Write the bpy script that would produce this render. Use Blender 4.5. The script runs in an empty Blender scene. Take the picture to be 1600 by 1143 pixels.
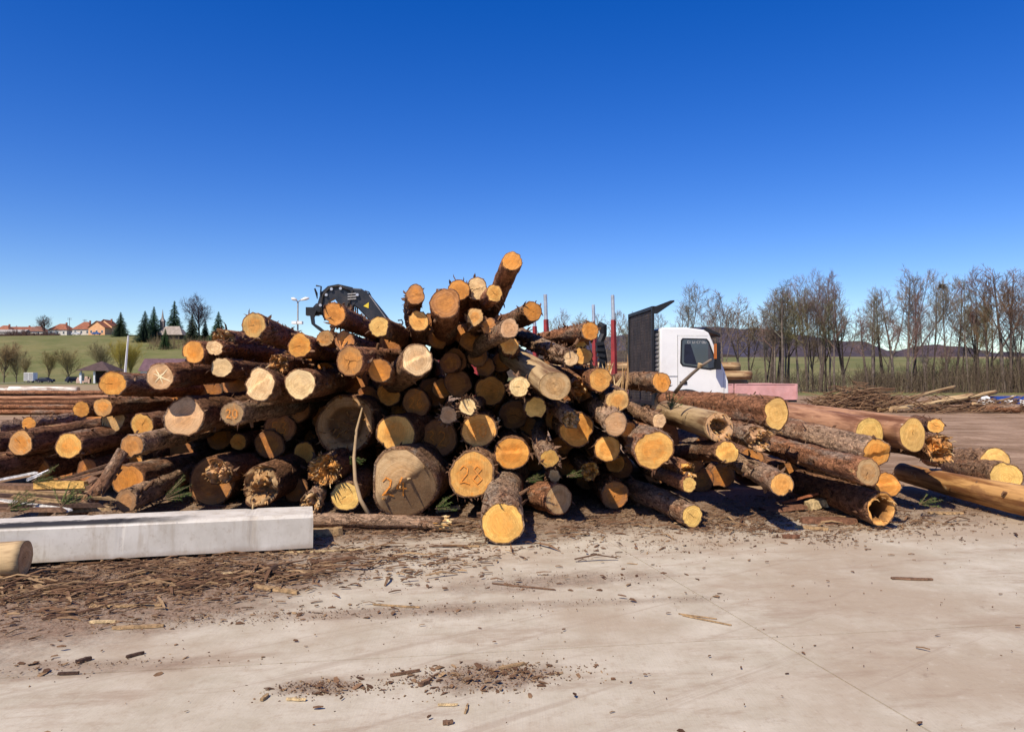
import bpy, bmesh, math, random
from mathutils import Vector, Matrix, Euler, noise

# ------------------------------------------------------------------ camera, sky, sun, exposure
S = bpy.context.scene
C = S.collection
R = math.radians
CAM_H = 1.65
F_PX = 1186.0
PITCH = math.atan(16.5 / F_PX)
cam_d = bpy.data.cameras.new('camera')
cam_d.sensor_width = 36.0
cam_d.lens = 36.0 * F_PX / 1600.0
cam_d.clip_start = 0.05
cam_d.clip_end = 20000
cam = bpy.data.objects.new('camera', cam_d)
C.objects.link(cam)
cam.location = (0, 0, CAM_H)
cam.rotation_euler = (R(90) + PITCH, 0, 0)
S.camera = cam

SUN = Vector((0.40, 0.62, -0.88)).normalized()      # the way the light travels
w = bpy.data.worlds.new('World')
S.world = w
w.use_nodes = True
wt = w.node_tree
wt.nodes.clear()
sky = wt.nodes.new('ShaderNodeTexSky')
sky.sky_type = 'NISHITA'
sky.sun_disc = False
sky.sun_elevation = math.asin(-SUN.z)
sky.sun_rotation = math.atan2(-SUN.x, -SUN.y)
sky.altitude = 600
sky.air_density = 1.0
sky.dust_density = 0.3
sky.ozone_density = 3.2
hs = wt.nodes.new('ShaderNodeHueSaturation')
hs.inputs['Saturation'].default_value = 1.42
hs.inputs['Hue'].default_value = 0.522
bg = wt.nodes.new('ShaderNodeBackground')
bg.inputs['Strength'].default_value = 0.126
wo = wt.nodes.new('ShaderNodeOutputWorld')
wt.links.new(sky.outputs[0], hs.inputs['Color'])
wt.links.new(hs.outputs[0], bg.inputs[0])
wt.links.new(bg.outputs[0], wo.inputs[0])

sl = bpy.data.lights.new('sun', 'SUN')
sl.energy = 5.0
sl.angle = R(0.53)
sl.color = (1.0, 0.90, 0.75)
so = bpy.data.objects.new('sun', sl)
C.objects.link(so)
so.rotation_euler = SUN.to_track_quat('-Z', 'Y').to_euler()
so.location = (-20, -30, 40)

S.view_settings.view_transform = 'Standard'
S.view_settings.look = 'None'
S.view_settings.gamma = 1.0
S.view_settings.exposure = 0.22
S.view_settings.use_curve_mapping = False
S.render.engine = 'CYCLES'
S.cycles.use_denoising = True
S.cycles.max_bounces = 5
S.cycles.diffuse_bounces = 2
S.cycles.glossy_bounces = 2
S.cycles.transparent_max_bounces = 6

# ------------------------------------------------------------------ helpers
rnd = random.Random(11)


def P(px, py, d):
    """the place at depth d (metres along the ground) that lies on the sight line px, py of the survey photo"""
    x = (px - 800.0) / F_PX
    y = (571.5 - py) / F_PX
    c, s = math.cos(PITCH), math.sin(PITCH)
    dy = c - y * s
    dz = s + y * c
    k = d / dy
    return Vector((x * k, d, CAM_H + dz * k))


def px2m(p, d):
    return p * d / F_PX


def sstep(a, b, x):
    t = max(0.0, min(1.0, (x - a) / (b - a)))
    return t * t * (3 - 2 * t)


class MB:
    def __init__(s):
        s.v = []
        s.f = []
        s.m = []
        s.mi = 0

    def add(s, vs, fs):
        o = len(s.v)
        s.v.extend([tuple(p) for p in vs])
        for f in fs:
            s.f.append(tuple(o + i for i in f))
            s.m.append(s.mi)

    def box(s, c, size, rot=None, taper=None):
        hx, hy, hz = size[0] / 2, size[1] / 2, size[2] / 2
        vs = []
        for z in (-1, 1):
            k = taper if (taper and z == 1) else 1.0
            for a, b in ((-1, -1), (1, -1), (1, 1), (-1, 1)):
                p = Vector((a * hx * k, b * hy * k, z * hz))
                if rot is not None:
                    p = rot @ p
                vs.append(Vector(c) + p)
        s.add(vs, [(3, 2, 1, 0), (4, 5, 6, 7), (0, 1, 5, 4), (1, 2, 6, 5), (2, 3, 7, 6), (3, 0, 4, 7)])

    def box2(s, lo, hi):
        s.box([(lo[i] + hi[i]) / 2 for i in range(3)], [abs(hi[i] - lo[i]) for i in range(3)])

    def tube(s, pts, rad, n=6, caps=True):
        pts = [Vector(p) for p in pts]
        if not hasattr(rad, '__len__'):
            rad = [rad] * len(pts)
        vs, fs = [], []
        up = Vector((0, 0, 1))
        t0 = (pts[1] - pts[0]).normalized()
        if abs(t0.dot(up)) > 0.95:
            up = Vector((0, 1, 0))
        u = t0.cross(up).normalized()
        for i, p in enumerate(pts):
            if i == 0:
                t = pts[1] - pts[0]
            elif i == len(pts) - 1:
                t = pts[-1] - pts[-2]
            else:
                t = pts[i + 1] - pts[i - 1]
            t.normalize()
            u = (u - t * u.dot(t)).normalized()
            v = t.cross(u)
            for k in range(n):
                a = 2 * math.pi * k / n
                vs.append(p + (u * math.cos(a) + v * math.sin(a)) * rad[i])
        for i in range(len(pts) - 1):
            for k in range(n):
                k2 = (k + 1) % n
                fs.append((i * n + k, i * n + k2, (i + 1) * n + k2, (i + 1) * n + k))
        if caps:
            fs.append(tuple(range(n - 1, -1, -1)))
            fs.append(tuple((len(pts) - 1) * n + k for k in range(n)))
        s.add(vs, fs)

    def prism(s, poly, axis, a, b):
        """poly in the two other axes, extruded from a to b along axis"""
        n = len(poly)
        vs = []
        for t in (a, b):
            for p, q in poly:
                if axis == 0:
                    vs.append((t, p, q))
                elif axis == 1:
                    vs.append((p, t, q))
                else:
                    vs.append((p, q, t))
        fs = [tuple(range(n)), tuple(range(2 * n - 1, n - 1, -1))]
        for k in range(n):
            k2 = (k + 1) % n
            fs.append((k, n + k, n + k2, k2))
        s.add(vs, fs)

    def lathe(s, prof, c, n=20, axis='Z'):
        vs, fs = [], []
        for (r, h) in prof:
            for k in range(n):
                a = 2 * math.pi * k / n
                if axis == 'Z':
                    vs.append((c[0] + r * math.cos(a), c[1] + r * math.sin(a), c[2] + h))
                elif axis == 'Y':
                    vs.append((c[0] + r * math.cos(a), c[1] + h, c[2] + r * math.sin(a)))
                else:
                    vs.append((c[0] + h, c[1] + r * math.cos(a), c[2] + r * math.sin(a)))
        for i in range(len(prof) - 1):
            for k in range(n):
                k2 = (k + 1) % n
                fs.append((i * n + k, i * n + k2, (i + 1) * n + k2, (i + 1) * n + k))
        fs.append(tuple(range(n)))
        fs.append(tuple((len(prof) - 1) * n + k for k in range(n)))
        s.add(vs, fs)

    def mesh(s, name, mats, smooth=False, fix=True):
        me = bpy.data.meshes.new(name)
        me.from_pydata(s.v, [], s.f)
        for m in (mats if isinstance(mats, (list, tuple)) else [mats]):
            me.materials.append(m)
        if any(s.m):
            me.polygons.foreach_set('material_index', s.m)
        if fix:
            bm = bmesh.new()
            bm.from_mesh(me)
            bmesh.ops.recalc_face_normals(bm, faces=bm.faces)
            bm.to_mesh(me)
            bm.free()
        if smooth:
            me.polygons.foreach_set('use_smooth', [True] * len(me.polygons))
        me.update()
        return me

    def build(s, name, mats, parent=None, smooth=False, loc=None, fix=True):
        o = bpy.data.objects.new(name, s.mesh(name, mats, smooth, fix))
        C.objects.link(o)
        if parent is not None:
            o.parent = parent
        if loc is not None:
            o.location = loc
        return o


def obj(name, me, parent=None, loc=None):
    o = bpy.data.objects.new(name, me)
    C.objects.link(o)
    if parent is not None:
        o.parent = parent
    if loc is not None:
        o.location = loc
    return o


def tag(o, label=None, cat=None, group=None, kind=None):
    if label:
        o['label'] = label
    if cat:
        o['category'] = cat
    if group:
        o['group'] = group
    if kind:
        o['kind'] = kind
    return o


def empty(name, loc, label, cat, group=None, rz=0.0):
    o = bpy.data.objects.new(name, None)
    C.objects.link(o)
    o.location = loc
    o.rotation_euler = (0, 0, rz)
    o.empty_display_size = 0.2
    return tag(o, label, cat, group)


def copy_tree(o, parent=None):
    c = o.copy()
    C.objects.link(c)
    c.parent = parent
    for ch in list(o.children):
        copy_tree(ch, c)
    return c


# ------------------------------------------------------------------ materials
class NT:
    def __init__(s, name):
        s.mat = bpy.data.materials.new(name)
        s.mat.use_nodes = True
        s.t = s.mat.node_tree
        s.t.nodes.clear()
        s.out = s.t.nodes.new('ShaderNodeOutputMaterial')
        s.b = s.t.nodes.new('ShaderNodeBsdfPrincipled')
        s.t.links.new(s.b.outputs[0], s.out.inputs[0])

    def n(s, typ, props=None, **ins):
        nd = s.t.nodes.new('ShaderNode' + typ)
        for k, v in (props or {}).items():
            setattr(nd, k, v)
        for k, v in ins.items():
            key = k.replace('_', ' ')
            if key.startswith('i') and key[1:].isdigit():
                sock = nd.inputs[int(key[1:])]
            else:
                sock = nd.inputs[key]
            s.set(sock, v)
        return nd

    def set(s, sock, v):
        if isinstance(v, bpy.types.NodeSocket):
            s.t.links.new(v, sock)
        elif isinstance(v, bpy.types.Node):
            s.t.links.new(v.outputs[0], sock)
        else:
            if sock.type == 'RGBA' and hasattr(v, '__len__') and len(v) == 3:
                v = (*v, 1)
            sock.default_value = v

    def math(s, op, a, b=0.0, c=0.0, clamp=False):
        nd = s.t.nodes.new('ShaderNodeMath')
        nd.operation = op
        nd.use_clamp = clamp
        s.set(nd.inputs[0], a)
        s.set(nd.inputs[1], b)
        s.set(nd.inputs[2], c)
        return nd.outputs[0]

    def vm(s, op, a, b=(0, 0, 0)):
        nd = s.t.nodes.new('ShaderNodeVectorMath')
        nd.operation = op
        s.set(nd.inputs[0], a)
        if op == 'SCALE':
            s.set(nd.inputs['Scale'], b)
        else:
            s.set(nd.inputs[1], b)
        return nd.outputs[1] if op == 'LENGTH' else nd.outputs[0]

    def mix(s, f, a, b, blend='MIX'):
        nd = s.t.nodes.new('ShaderNodeMix')
        nd.data_type = 'RGBA'
        nd.blend_type = blend
        s.set(nd.inputs[0], f)
        s.set(nd.inputs[6], a)
        s.set(nd.inputs[7], b)
        return nd.outputs[2]

    def noise(s, vec, scale, detail=4, rough=0.55, dist=0.0):
        nd = s.n('TexNoise', None, Vector=vec, Scale=scale, Detail=detail, Roughness=rough, Distortion=dist)
        return nd.outputs[0]

    def ramp(s, f, a, b, lo=0.0, hi=1.0):
        nd = s.t.nodes.new('ShaderNodeMapRange')
        nd.interpolation_type = 'SMOOTHSTEP'
        s.set(nd.inputs[0], f)
        nd.inputs[1].default_value = a
        nd.inputs[2].default_value = b
        nd.inputs[3].default_value = lo
        nd.inputs[4].default_value = hi
        return nd.outputs[0]

    def bump(s, h, strength, dist):
        nd = s.n('Bump', None, Height=h, Strength=strength, Distance=dist)
        s.t.links.new(nd.outputs[0], s.b.inputs['Normal'])

    def fin(s, col, rough=0.8, spec=0.3, metal=0.0):
        s.set(s.b.inputs['Base Color'], col)
        s.set(s.b.inputs['Roughness'], rough)
        s.b.inputs['Specular IOR Level'].default_value = spec
        s.b.inputs['Metallic'].default_value = metal
        return s.mat


def objvec(t, seed=True):
    tc = t.n('TexCoord')
    if not seed:
        return tc.outputs['Object']
    oi = t.n('ObjectInfo')
    k = t.math('MULTIPLY', oi.outputs['Random'], 91.0)
    cx = t.n('CombineXYZ', None, X=k, Y=t.math('MULTIPLY', k, 0.37), Z=t.math('MULTIPLY', k, 0.71))
    return t.vm('ADD', tc.outputs['Object'], cx.outputs[0])


def plain(name, col, rough=0.7, spec=0.3, metal=0.0, var=0.25, scale=6.0, bump=0.0, dirt=None):
    t = NT(name)
    v = objvec(t)
    n1 = t.noise(v, scale, 5, 0.6)
    k = t.ramp(n1, 0.3, 0.7)
    c = t.mix(k, tuple(x * (1 - var) for x in col), tuple(min(1, x * (1 + var)) for x in col))
    if dirt:
        c = t.mix(t.math('MULTIPLY', t.ramp(t.noise(v, scale * 0.6, 6, 0.65), 0.48, 0.72), 0.7), c, dirt)
    if bump:
        t.bump(t.noise(v, scale * 6, 4, 0.6), bump, 0.01)
    return t.fin(c, rough, spec, metal)


def mat_bark():
    t = NT('bark')
    oi = t.n('ObjectInfo')
    v = objvec(t)
    vs = t.vm('MULTIPLY', v, (1, 1, 0.22))
    vc = t.vm('MULTIPLY', v, (1, 1, 0.5))
    big = t.noise(vs, 3.4, 5, 0.68)
    big2 = t.noise(t.vm('ADD', vs, (13, 7, 3)), 2.6, 6, 0.7)
    warp = t.n('TexNoise', None, Vector=v, Scale=11.0, Detail=4.0).outputs[1]
    wob = t.vm('ADD', vc, t.vm('SCALE', warp, 0.16))
    vo = t.n('TexVoronoi', {'feature': 'DISTANCE_TO_EDGE'}, Vector=wob, Scale=19.0)
    patchy = t.ramp(t.noise(vc, 7.0, 3, 0.6), 0.42, 0.6)
    plate = t.math('ADD', t.math('MULTIPLY', t.ramp(vo.outputs[0], 0.0, 0.13), patchy), t.math('SUBTRACT', 1.0, patchy))
    fine = t.noise(vc, 62.0, 6, 0.72)
    mid = t.noise(vs, 21.0, 6, 0.72)
    base = oi.outputs['Color']
    lo = t.mix(1.0, base, (0.42, 0.37, 0.33), 'MULTIPLY')
    hi = t.mix(1.0, base, (1.75, 1.7, 1.62), 'MULTIPLY')
    k = t.math('ADD', t.math('MULTIPLY', plate, 0.16), t.math('ADD', t.math('MULTIPLY', fine, 0.55), t.math('MULTIPLY', mid, 0.5)))
    c = t.mix(t.ramp(k, 0.42, 0.86), lo, hi)
    # places where the outer bark has rubbed off, red and tan inner bark
    c = t.mix(t.math('MULTIPLY', t.ramp(big, 0.53, 0.62), 0.7), c, t.mix(t.ramp(mid, 0.35, 0.65), (0.12, 0.045, 0.022), (0.36, 0.17, 0.08)))
    # lichen grey
    c = t.mix(t.math('MULTIPLY', t.ramp(big2, 0.53, 0.64), 0.65), c, t.mix(t.ramp(fine, 0.35, 0.65), (0.18, 0.14, 0.105), (0.42, 0.345, 0.265)))
    pale = t.math('MULTIPLY', t.ramp(t.noise(vs, 7.5, 5, 0.6), 0.665, 0.70), 0.85)
    c = t.mix(pale, c, (0.52, 0.31, 0.14))
    # scales: small lifted flakes, each with a pale edge and a dark seam
    fl = t.n('TexVoronoi', {'feature': 'F1'}, Vector=t.vm('ADD', vc, t.vm('SCALE', warp, 0.09)), Scale=34.0)
    sc = t.n('SeparateColor', None, Color=fl.outputs['Color']).outputs[0]
    c = t.mix(t.math('MULTIPLY', t.ramp(sc, 0.62, 0.9), 0.5), c, t.mix(1.0, c, (1.75, 1.65, 1.55), 'MULTIPLY'))
    c = t.mix(t.math('MULTIPLY', t.ramp(sc, 0.35, 0.1), 0.6), c, t.mix(1.0, c, (0.42, 0.36, 0.33), 'MULTIPLY'))
    gap_ = t.math('MULTIPLY', t.ramp(t.noise(vs, 30.0, 6, 0.75), 0.45, 0.34), 0.65)
    c = t.mix(gap_, c, (0.035, 0.02, 0.013))
    h = t.math('ADD', t.math('MULTIPLY', plate, 0.3), t.math('ADD', t.math('MULTIPLY', fine, 0.5), t.math('ADD', t.math('MULTIPLY', mid, 0.7), t.math('SUBTRACT', t.math('MULTIPLY', sc, 0.55), t.math('MULTIPLY', gap_, 0.5)))))
    t.bump(h, 1.0, 0.035)
    return t.fin(c, 0.92, 0.15)


def mat_peeled():
    """log with the bark stripped off: long tan and red-brown streaks"""
    t = NT('peeled_wood')
    oi = t.n('ObjectInfo')
    v = objvec(t)
    vs = t.vm('MULTIPLY', v, (1, 1, 0.09))
    a = t.noise(vs, 9.0, 5, 0.6)
    b = t.noise(t.vm('ADD', vs, (4, 9, 2)), 32.0, 4, 0.6)
    g = t.noise(t.vm('MULTIPLY', v, (1, 1, 0.4)), 4.0, 4, 0.6)
    base = oi.outputs['Color']
    c = t.mix(t.ramp(a, 0.38, 0.62), t.mix(1.0, base, (0.45, 0.34, 0.28), 'MULTIPLY'), t.mix(1.0, base, (1.3, 1.3, 1.25), 'MULTIPLY'))
    c = t.mix(t.math('MULTIPLY', t.ramp(b, 0.5, 0.75), 0.45), c, t.mix(1.0, base, (0.45, 0.33, 0.26), 'MULTIPLY'))
    c = t.mix(t.math('MULTIPLY', t.ramp(g, 0.56, 0.66), 0.6), c, (0.17, 0.07, 0.035))
    c = t.mix(t.math('MULTIPLY', t.ramp(t.noise(v, 7.0, 3, 0.5), 0.68, 0.73), 0.6), c, (0.55, 0.42, 0.26))
    t.bump(t.math('ADD', a, t.math('MULTIPLY', b, 0.6)), 0.5, 0.012)
    return t.fin(c, 0.7, 0.25)


def mat_cut():
    t = NT('cut_wood')
    oi = t.n('ObjectInfo')
    at = t.n('Attribute', {'attribute_name': 'rn'})
    ro = t.n('Attribute', {'attribute_name': 'rot'})
    tc = t.n('TexCoord')
    v = objvec(t)
    rn = at.outputs['Fac']
    rot = ro.outputs['Fac']
    wob = t.noise(v, 7.0, 3, 0.5)
    rr = t.math('ADD', t.vm('LENGTH', t.vm('MULTIPLY', tc.outputs['Object'], (1, 1, 0))), t.math('MULTIPLY', wob, 0.055))
    rv = t.n('CombineXYZ', None, X=rr, Y=t.math('MULTIPLY', oi.outputs['Random'], 33.0), Z=0.0)
    ring = t.noise(rv.outputs[0], 75.0, 3, 0.6)
    ring2 = t.noise(rv.outputs[0], 22.0, 2, 0.5)
    base = oi.outputs['Color']
    amt = oi.outputs['Alpha']
    c = t.mix(t.ramp(ring, 0.35, 0.66), t.mix(1.0, base, (1.10, 1.12, 1.16), 'MULTIPLY'), t.mix(1.0, base, (0.88, 0.83, 0.76), 'MULTIPLY'))
    c = t.mix(t.math('MULTIPLY', t.ramp(ring2, 0.5, 0.64), 0.28), c, t.mix(1.0, base, (0.75, 0.62, 0.48), 'MULTIPLY'))
    # orange heartwood, resin and smeared marking paint
    bl = t.noise(v, 9.0, 4, 0.6, 0.6)
    heart = t.math('MULTIPLY', t.ramp(t.math('ADD', rn, t.math('MULTIPLY', bl, 0.45)), 0.98, 0.70), amt)
    c = t.mix(heart, c, t.mix(ring, (0.78, 0.34, 0.06), (0.58, 0.19, 0.03)))
    bl2 = t.noise(t.vm('ADD', v, (5, 1, 8)), 14.0, 4, 0.6, 0.4)
    c = t.mix(t.math('MULTIPLY', t.ramp(bl2, 0.56, 0.66), t.math('MULTIPLY', amt, 0.8)), c, (0.78, 0.27, 0.03))
    # weathering and grime
    st_ = t.noise(t.vm('ADD', v, (9, 4, 1)), 3.6, 5, 0.65)
    c = t.mix(t.math('MULTIPLY', t.ramp(st_, 0.5, 0.62), 0.55), c, t.mix(1.0, base, (0.62, 0.60, 0.66), 'MULTIPLY'))
    gr = t.noise(t.vm('ADD', v, (2, 8, 5)), 6.5, 7, 0.74)
    c = t.mix(t.math('MULTIPLY', t.ramp(gr, 0.46, 0.66), 0.55), c, t.mix(1.0, base, (0.42, 0.36, 0.32), 'MULTIPLY'))
    c = t.mix(t.math('MULTIPLY', t.ramp(t.noise(v, 60.0, 3, 0.6), 0.62, 0.72), 0.4), c, (0.16, 0.08, 0.035))
    c = t.mix(t.ramp(rn, 0.955, 0.995), c, (0.13, 0.065, 0.03))
    c = t.mix(t.math('MULTIPLY', rot, 0.92), c, t.mix(t.noise(v, 30.0, 4, 0.6), (0.035, 0.016, 0.008), (0.24, 0.12, 0.05)))
    # streaks of the saw
    ang = t.math('MULTIPLY', oi.outputs['Random'], 6.28)
    vr = t.n('VectorRotate', {'rotation_type': 'Z_AXIS'}, Vector=tc.outputs['Object'], Angle=ang)
    saw = t.noise(t.vm('MULTIPLY', vr.outputs[0], (1.0, 0.06, 1.0)), 120.0, 2, 0.5)
    c = t.mix(t.math('MULTIPLY', t.ramp(saw, 0.48, 0.7), 0.5), c, t.mix(1.0, base, (0.62, 0.55, 0.48), 'MULTIPLY'))
    c = t.mix(t.math('MULTIPLY', t.ramp(saw, 0.45, 0.25), 0.25), c, t.mix(1.0, base, (1.25, 1.3, 1.4), 'MULTIPLY'))
    t.bump(t.math('ADD', t.math('MULTIPLY', saw, 0.7), t.math('ADD', t.math('MULTIPLY', ring, 0.25), t.math('MULTIPLY', bl2, 0.5))), 0.5, 0.006)
    return t.fin(c, 0.75, 0.25)


def mat_tint(name, rough=0.9, scale=8.0, var=0.35, bump=0.0):
    """colour from the object's own colour, with some variation"""
    t = NT(name)
    oi = t.n('ObjectInfo')
    v = objvec(t)
    n1 = t.noise(v, scale, 5, 0.6)
    b = oi.outputs['Color']
    lo, hi = 1 - var, 1 + var
    c = t.mix(t.ramp(n1, 0.3, 0.7), t.mix(1.0, b, (lo, lo, lo), 'MULTIPLY'), t.mix(1.0, b, (hi, hi, hi), 'MULTIPLY'))
    if bump:
        t.bump(t.noise(v, scale * 5, 4, 0.6), bump, 0.02)
    return t.fin(c, rough, 0.2)


def mat_face_var(name, cols, rough=0.85):
    """colour chosen per loose piece (mesh island)"""
    t = NT(name)
    g = t.n('NewGeometry')
    cr = t.t.nodes.new('ShaderNodeValToRGB')
    cr.color_ramp.interpolation = 'LINEAR'
    els = cr.color_ramp.elements
    while len(els) < len(cols):
        els.new(0.5)
    for i, c in enumerate(cols):
        els[i].position = i / max(1, len(cols) - 1)
        els[i].color = (*c, 1)
    t.set(cr.inputs[0], g.outputs['Random Per Island'])
    v = objvec(t, False)
    n1 = t.noise(v, 35.0, 4, 0.6)
    c = t.mix(t.ramp(n1, 0.3, 0.7, 0.0, 0.55), cr.outputs[0], t.mix(1.0, cr.outputs[0], (0.5, 0.45, 0.42), 'MULTIPLY'))
    t.bump(n1, 0.4, 0.01)
    return t.fin(c, rough, 0.2)


M = {}
M['bark'] = mat_bark()
M['peeled'] = mat_peeled()
M['cut'] = mat_cut()
M['tint'] = mat_tint('painted_or_raw', 0.75, 5.0, 0.14)
M['treebark'] = mat_tint('tree_bark', 0.95, 4.0, 0.35)
M['needles'] = mat_tint('needles', 0.9, 1.2, 0.45)
M['chips'] = mat_face_var('wood_chips', [(0.08, 0.04, 0.022), (0.14, 0.075, 0.04), (0.20, 0.11, 0.06), (0.26, 0.155, 0.085), (0.15, 0.08, 0.045), (0.28, 0.17, 0.09), (0.36, 0.235, 0.13), (0.11, 0.055, 0.03)])
M['thicket'] = mat_face_var('thicket', [(0.05, 0.035, 0.026), (0.10, 0.07, 0.05), (0.15, 0.11, 0.075), (0.085, 0.065, 0.045), (0.17, 0.14, 0.08)])
M['splint'] = mat_face_var('splintered_wood', [(0.62, 0.40, 0.17), (0.50, 0.26, 0.09), (0.70, 0.52, 0.28), (0.34, 0.17, 0.07), (0.58, 0.30, 0.08)])
M['flakes'] = mat_face_var('loose_bark', [(0.07, 0.035, 0.02), (0.13, 0.065, 0.035), (0.20, 0.11, 0.06), (0.28, 0.17, 0.10)])
M['paint'] = plain('orange_spray_paint', (0.78, 0.28, 0.04), 0.7, 0.3, 0, 0.25, 30, 0, (0.50, 0.27, 0.10))
M['crack'] = plain('dark_split', (0.05, 0.022, 0.01), 0.9, 0.1)
M['palecrack'] = plain('pale_split', (0.85, 0.68, 0.40), 0.8, 0.2)
M['grime'] = plain('inside_log', (0.06, 0.03, 0.015), 0.95, 0.1)

# ------------------------------------------------------------------ terrain
def th(x, y):
    h = -0.03
    # the village hill
    lf = sstep(-30, -130, x + (y - 400) * 0.12) if y > 0 else 0
    h += lf * 23.5 * sstep(222, 405, y)
    h += lf * sstep(430, 1200, y) * 10
    # the meadow slope behind the row of trees
    rf = sstep(5, 70, x - (y - 200) * 0.02)
    h += rf * (10.0 * sstep(92, 330, y) + 6 * sstep(330, 900, y))
    if y > 60:
        h += noise.noise(Vector((x * 0.012, y * 0.012, 3.0))) * 0.9 * sstep(90, 260, y)
    return h


def mat_ground():
    t = NT('ground_earth_grass')
    tc = t.n('TexCoord')
    v = tc.outputs['Object']
    sp = t.n('SeparateXYZ', None, Vector=v)
    x, y = sp.outputs[0], sp.outputs[1]
    nb = t.noise(v, 0.09, 4, 0.6)
    nm = t.noise(v, 0.6, 5, 0.65)
    nf = t.noise(v, 7.0, 5, 0.65)
    # earth of the yard: trampled brown soil with darker bark mulch
    earth = t.mix(t.ramp(nm, 0.35, 0.68), (0.21, 0.13, 0.075), (0.38, 0.255, 0.165))
    earth = t.mix(t.math('MULTIPLY', t.ramp(nf, 0.48, 0.66), 0.55), earth, (0.15, 0.085, 0.05))
    tracks = t.noise(t.vm('MULTIPLY', v, (0.12, 1.2, 1)), 1.0, 4, 0.6)
    earth = t.mix(t.math('MULTIPLY', t.ramp(tracks, 0.52, 0.66), 0.5), earth, (0.41, 0.29, 0.195))
    # dry field
    dry = t.mix(t.ramp(nm, 0.35, 0.65), (0.26, 0.185, 0.105), (0.36, 0.27, 0.155))
    # meadow
    gr = t.mix(t.ramp(nb, 0.35, 0.66), (0.122, 0.13, 0.045), (0.18, 0.165, 0.07))
    gr = t.mix(t.math('MULTIPLY', t.ramp(t.noise(v, 0.03, 4, 0.6), 0.48, 0.62), 0.65), gr, (0.22, 0.185, 0.08))
    gr = t.mix(t.math('MULTIPLY', t.ramp(nm, 0.4, 0.7), 0.35), gr, (0.10, 0.125, 0.03))
    yy = t.math('ADD', y, t.math('MULTIPLY', t.math('SUBTRACT', nb, 0.5), 18.0))
    left = t.ramp(x, -4.0, -14.0)
    c = earth
    kd = t.math('MULTIPLY', left, t.ramp(yy, 26.0, 46.0))
    c = t.mix(kd, c, dry)
    kg = t.math('MAXIMUM', t.math('MULTIPLY', left, t.ramp(yy, 150.0, 178.0)),
                t.math('MULTIPLY', t.math('SUBTRACT', 1.0, left), t.ramp(yy, 62.0, 72.0)))
    c = t.mix(kg, c, gr)
    # ploughed upland far off to the right
    pl = t.math('MULTIPLY', t.ramp(x, 120.0, 190.0), t.ramp(y, 235.0, 290.0))
    c = t.mix(t.math('MULTIPLY', pl, 0.8), c, (0.33, 0.22, 0.12))
    t.bump(t.math('ADD', nm, t.math('MULTIPLY', nf, 0.5)), 0.6, 0.06)
    return t.fin(c, 0.95, 0.1)


def graded(vals):
    out = []
    for a, b, n in vals:
        out += [a + (b - a) * i / n for i in range(n)]
    out.append(vals[-1][1])
    return out


gy = graded([(-25, 20, 12), (20, 90, 14), (90, 450, 60), (450, 1500, 20), (1500, 7000, 6)])
gx = graded([(-5000, -1200, 5), (-1200, -320, 12), (-320, 320, 90), (320, 1200, 12), (1200, 5000, 5)])
g = MB()
nx = len(gx)
for y in gy:
    for x in gx:
        g.v.append((x, y, th(x, y)))
for j in range(len(gy) - 1):
    for i in range(nx - 1):
        g.f.append((j * nx + i, j * nx + i + 1, (j + 1) * nx + i + 1, (j + 1) * nx + i))
        g.m.append(0)
tag(g.build('ground', mat_ground(), smooth=True), kind='structure')


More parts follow.
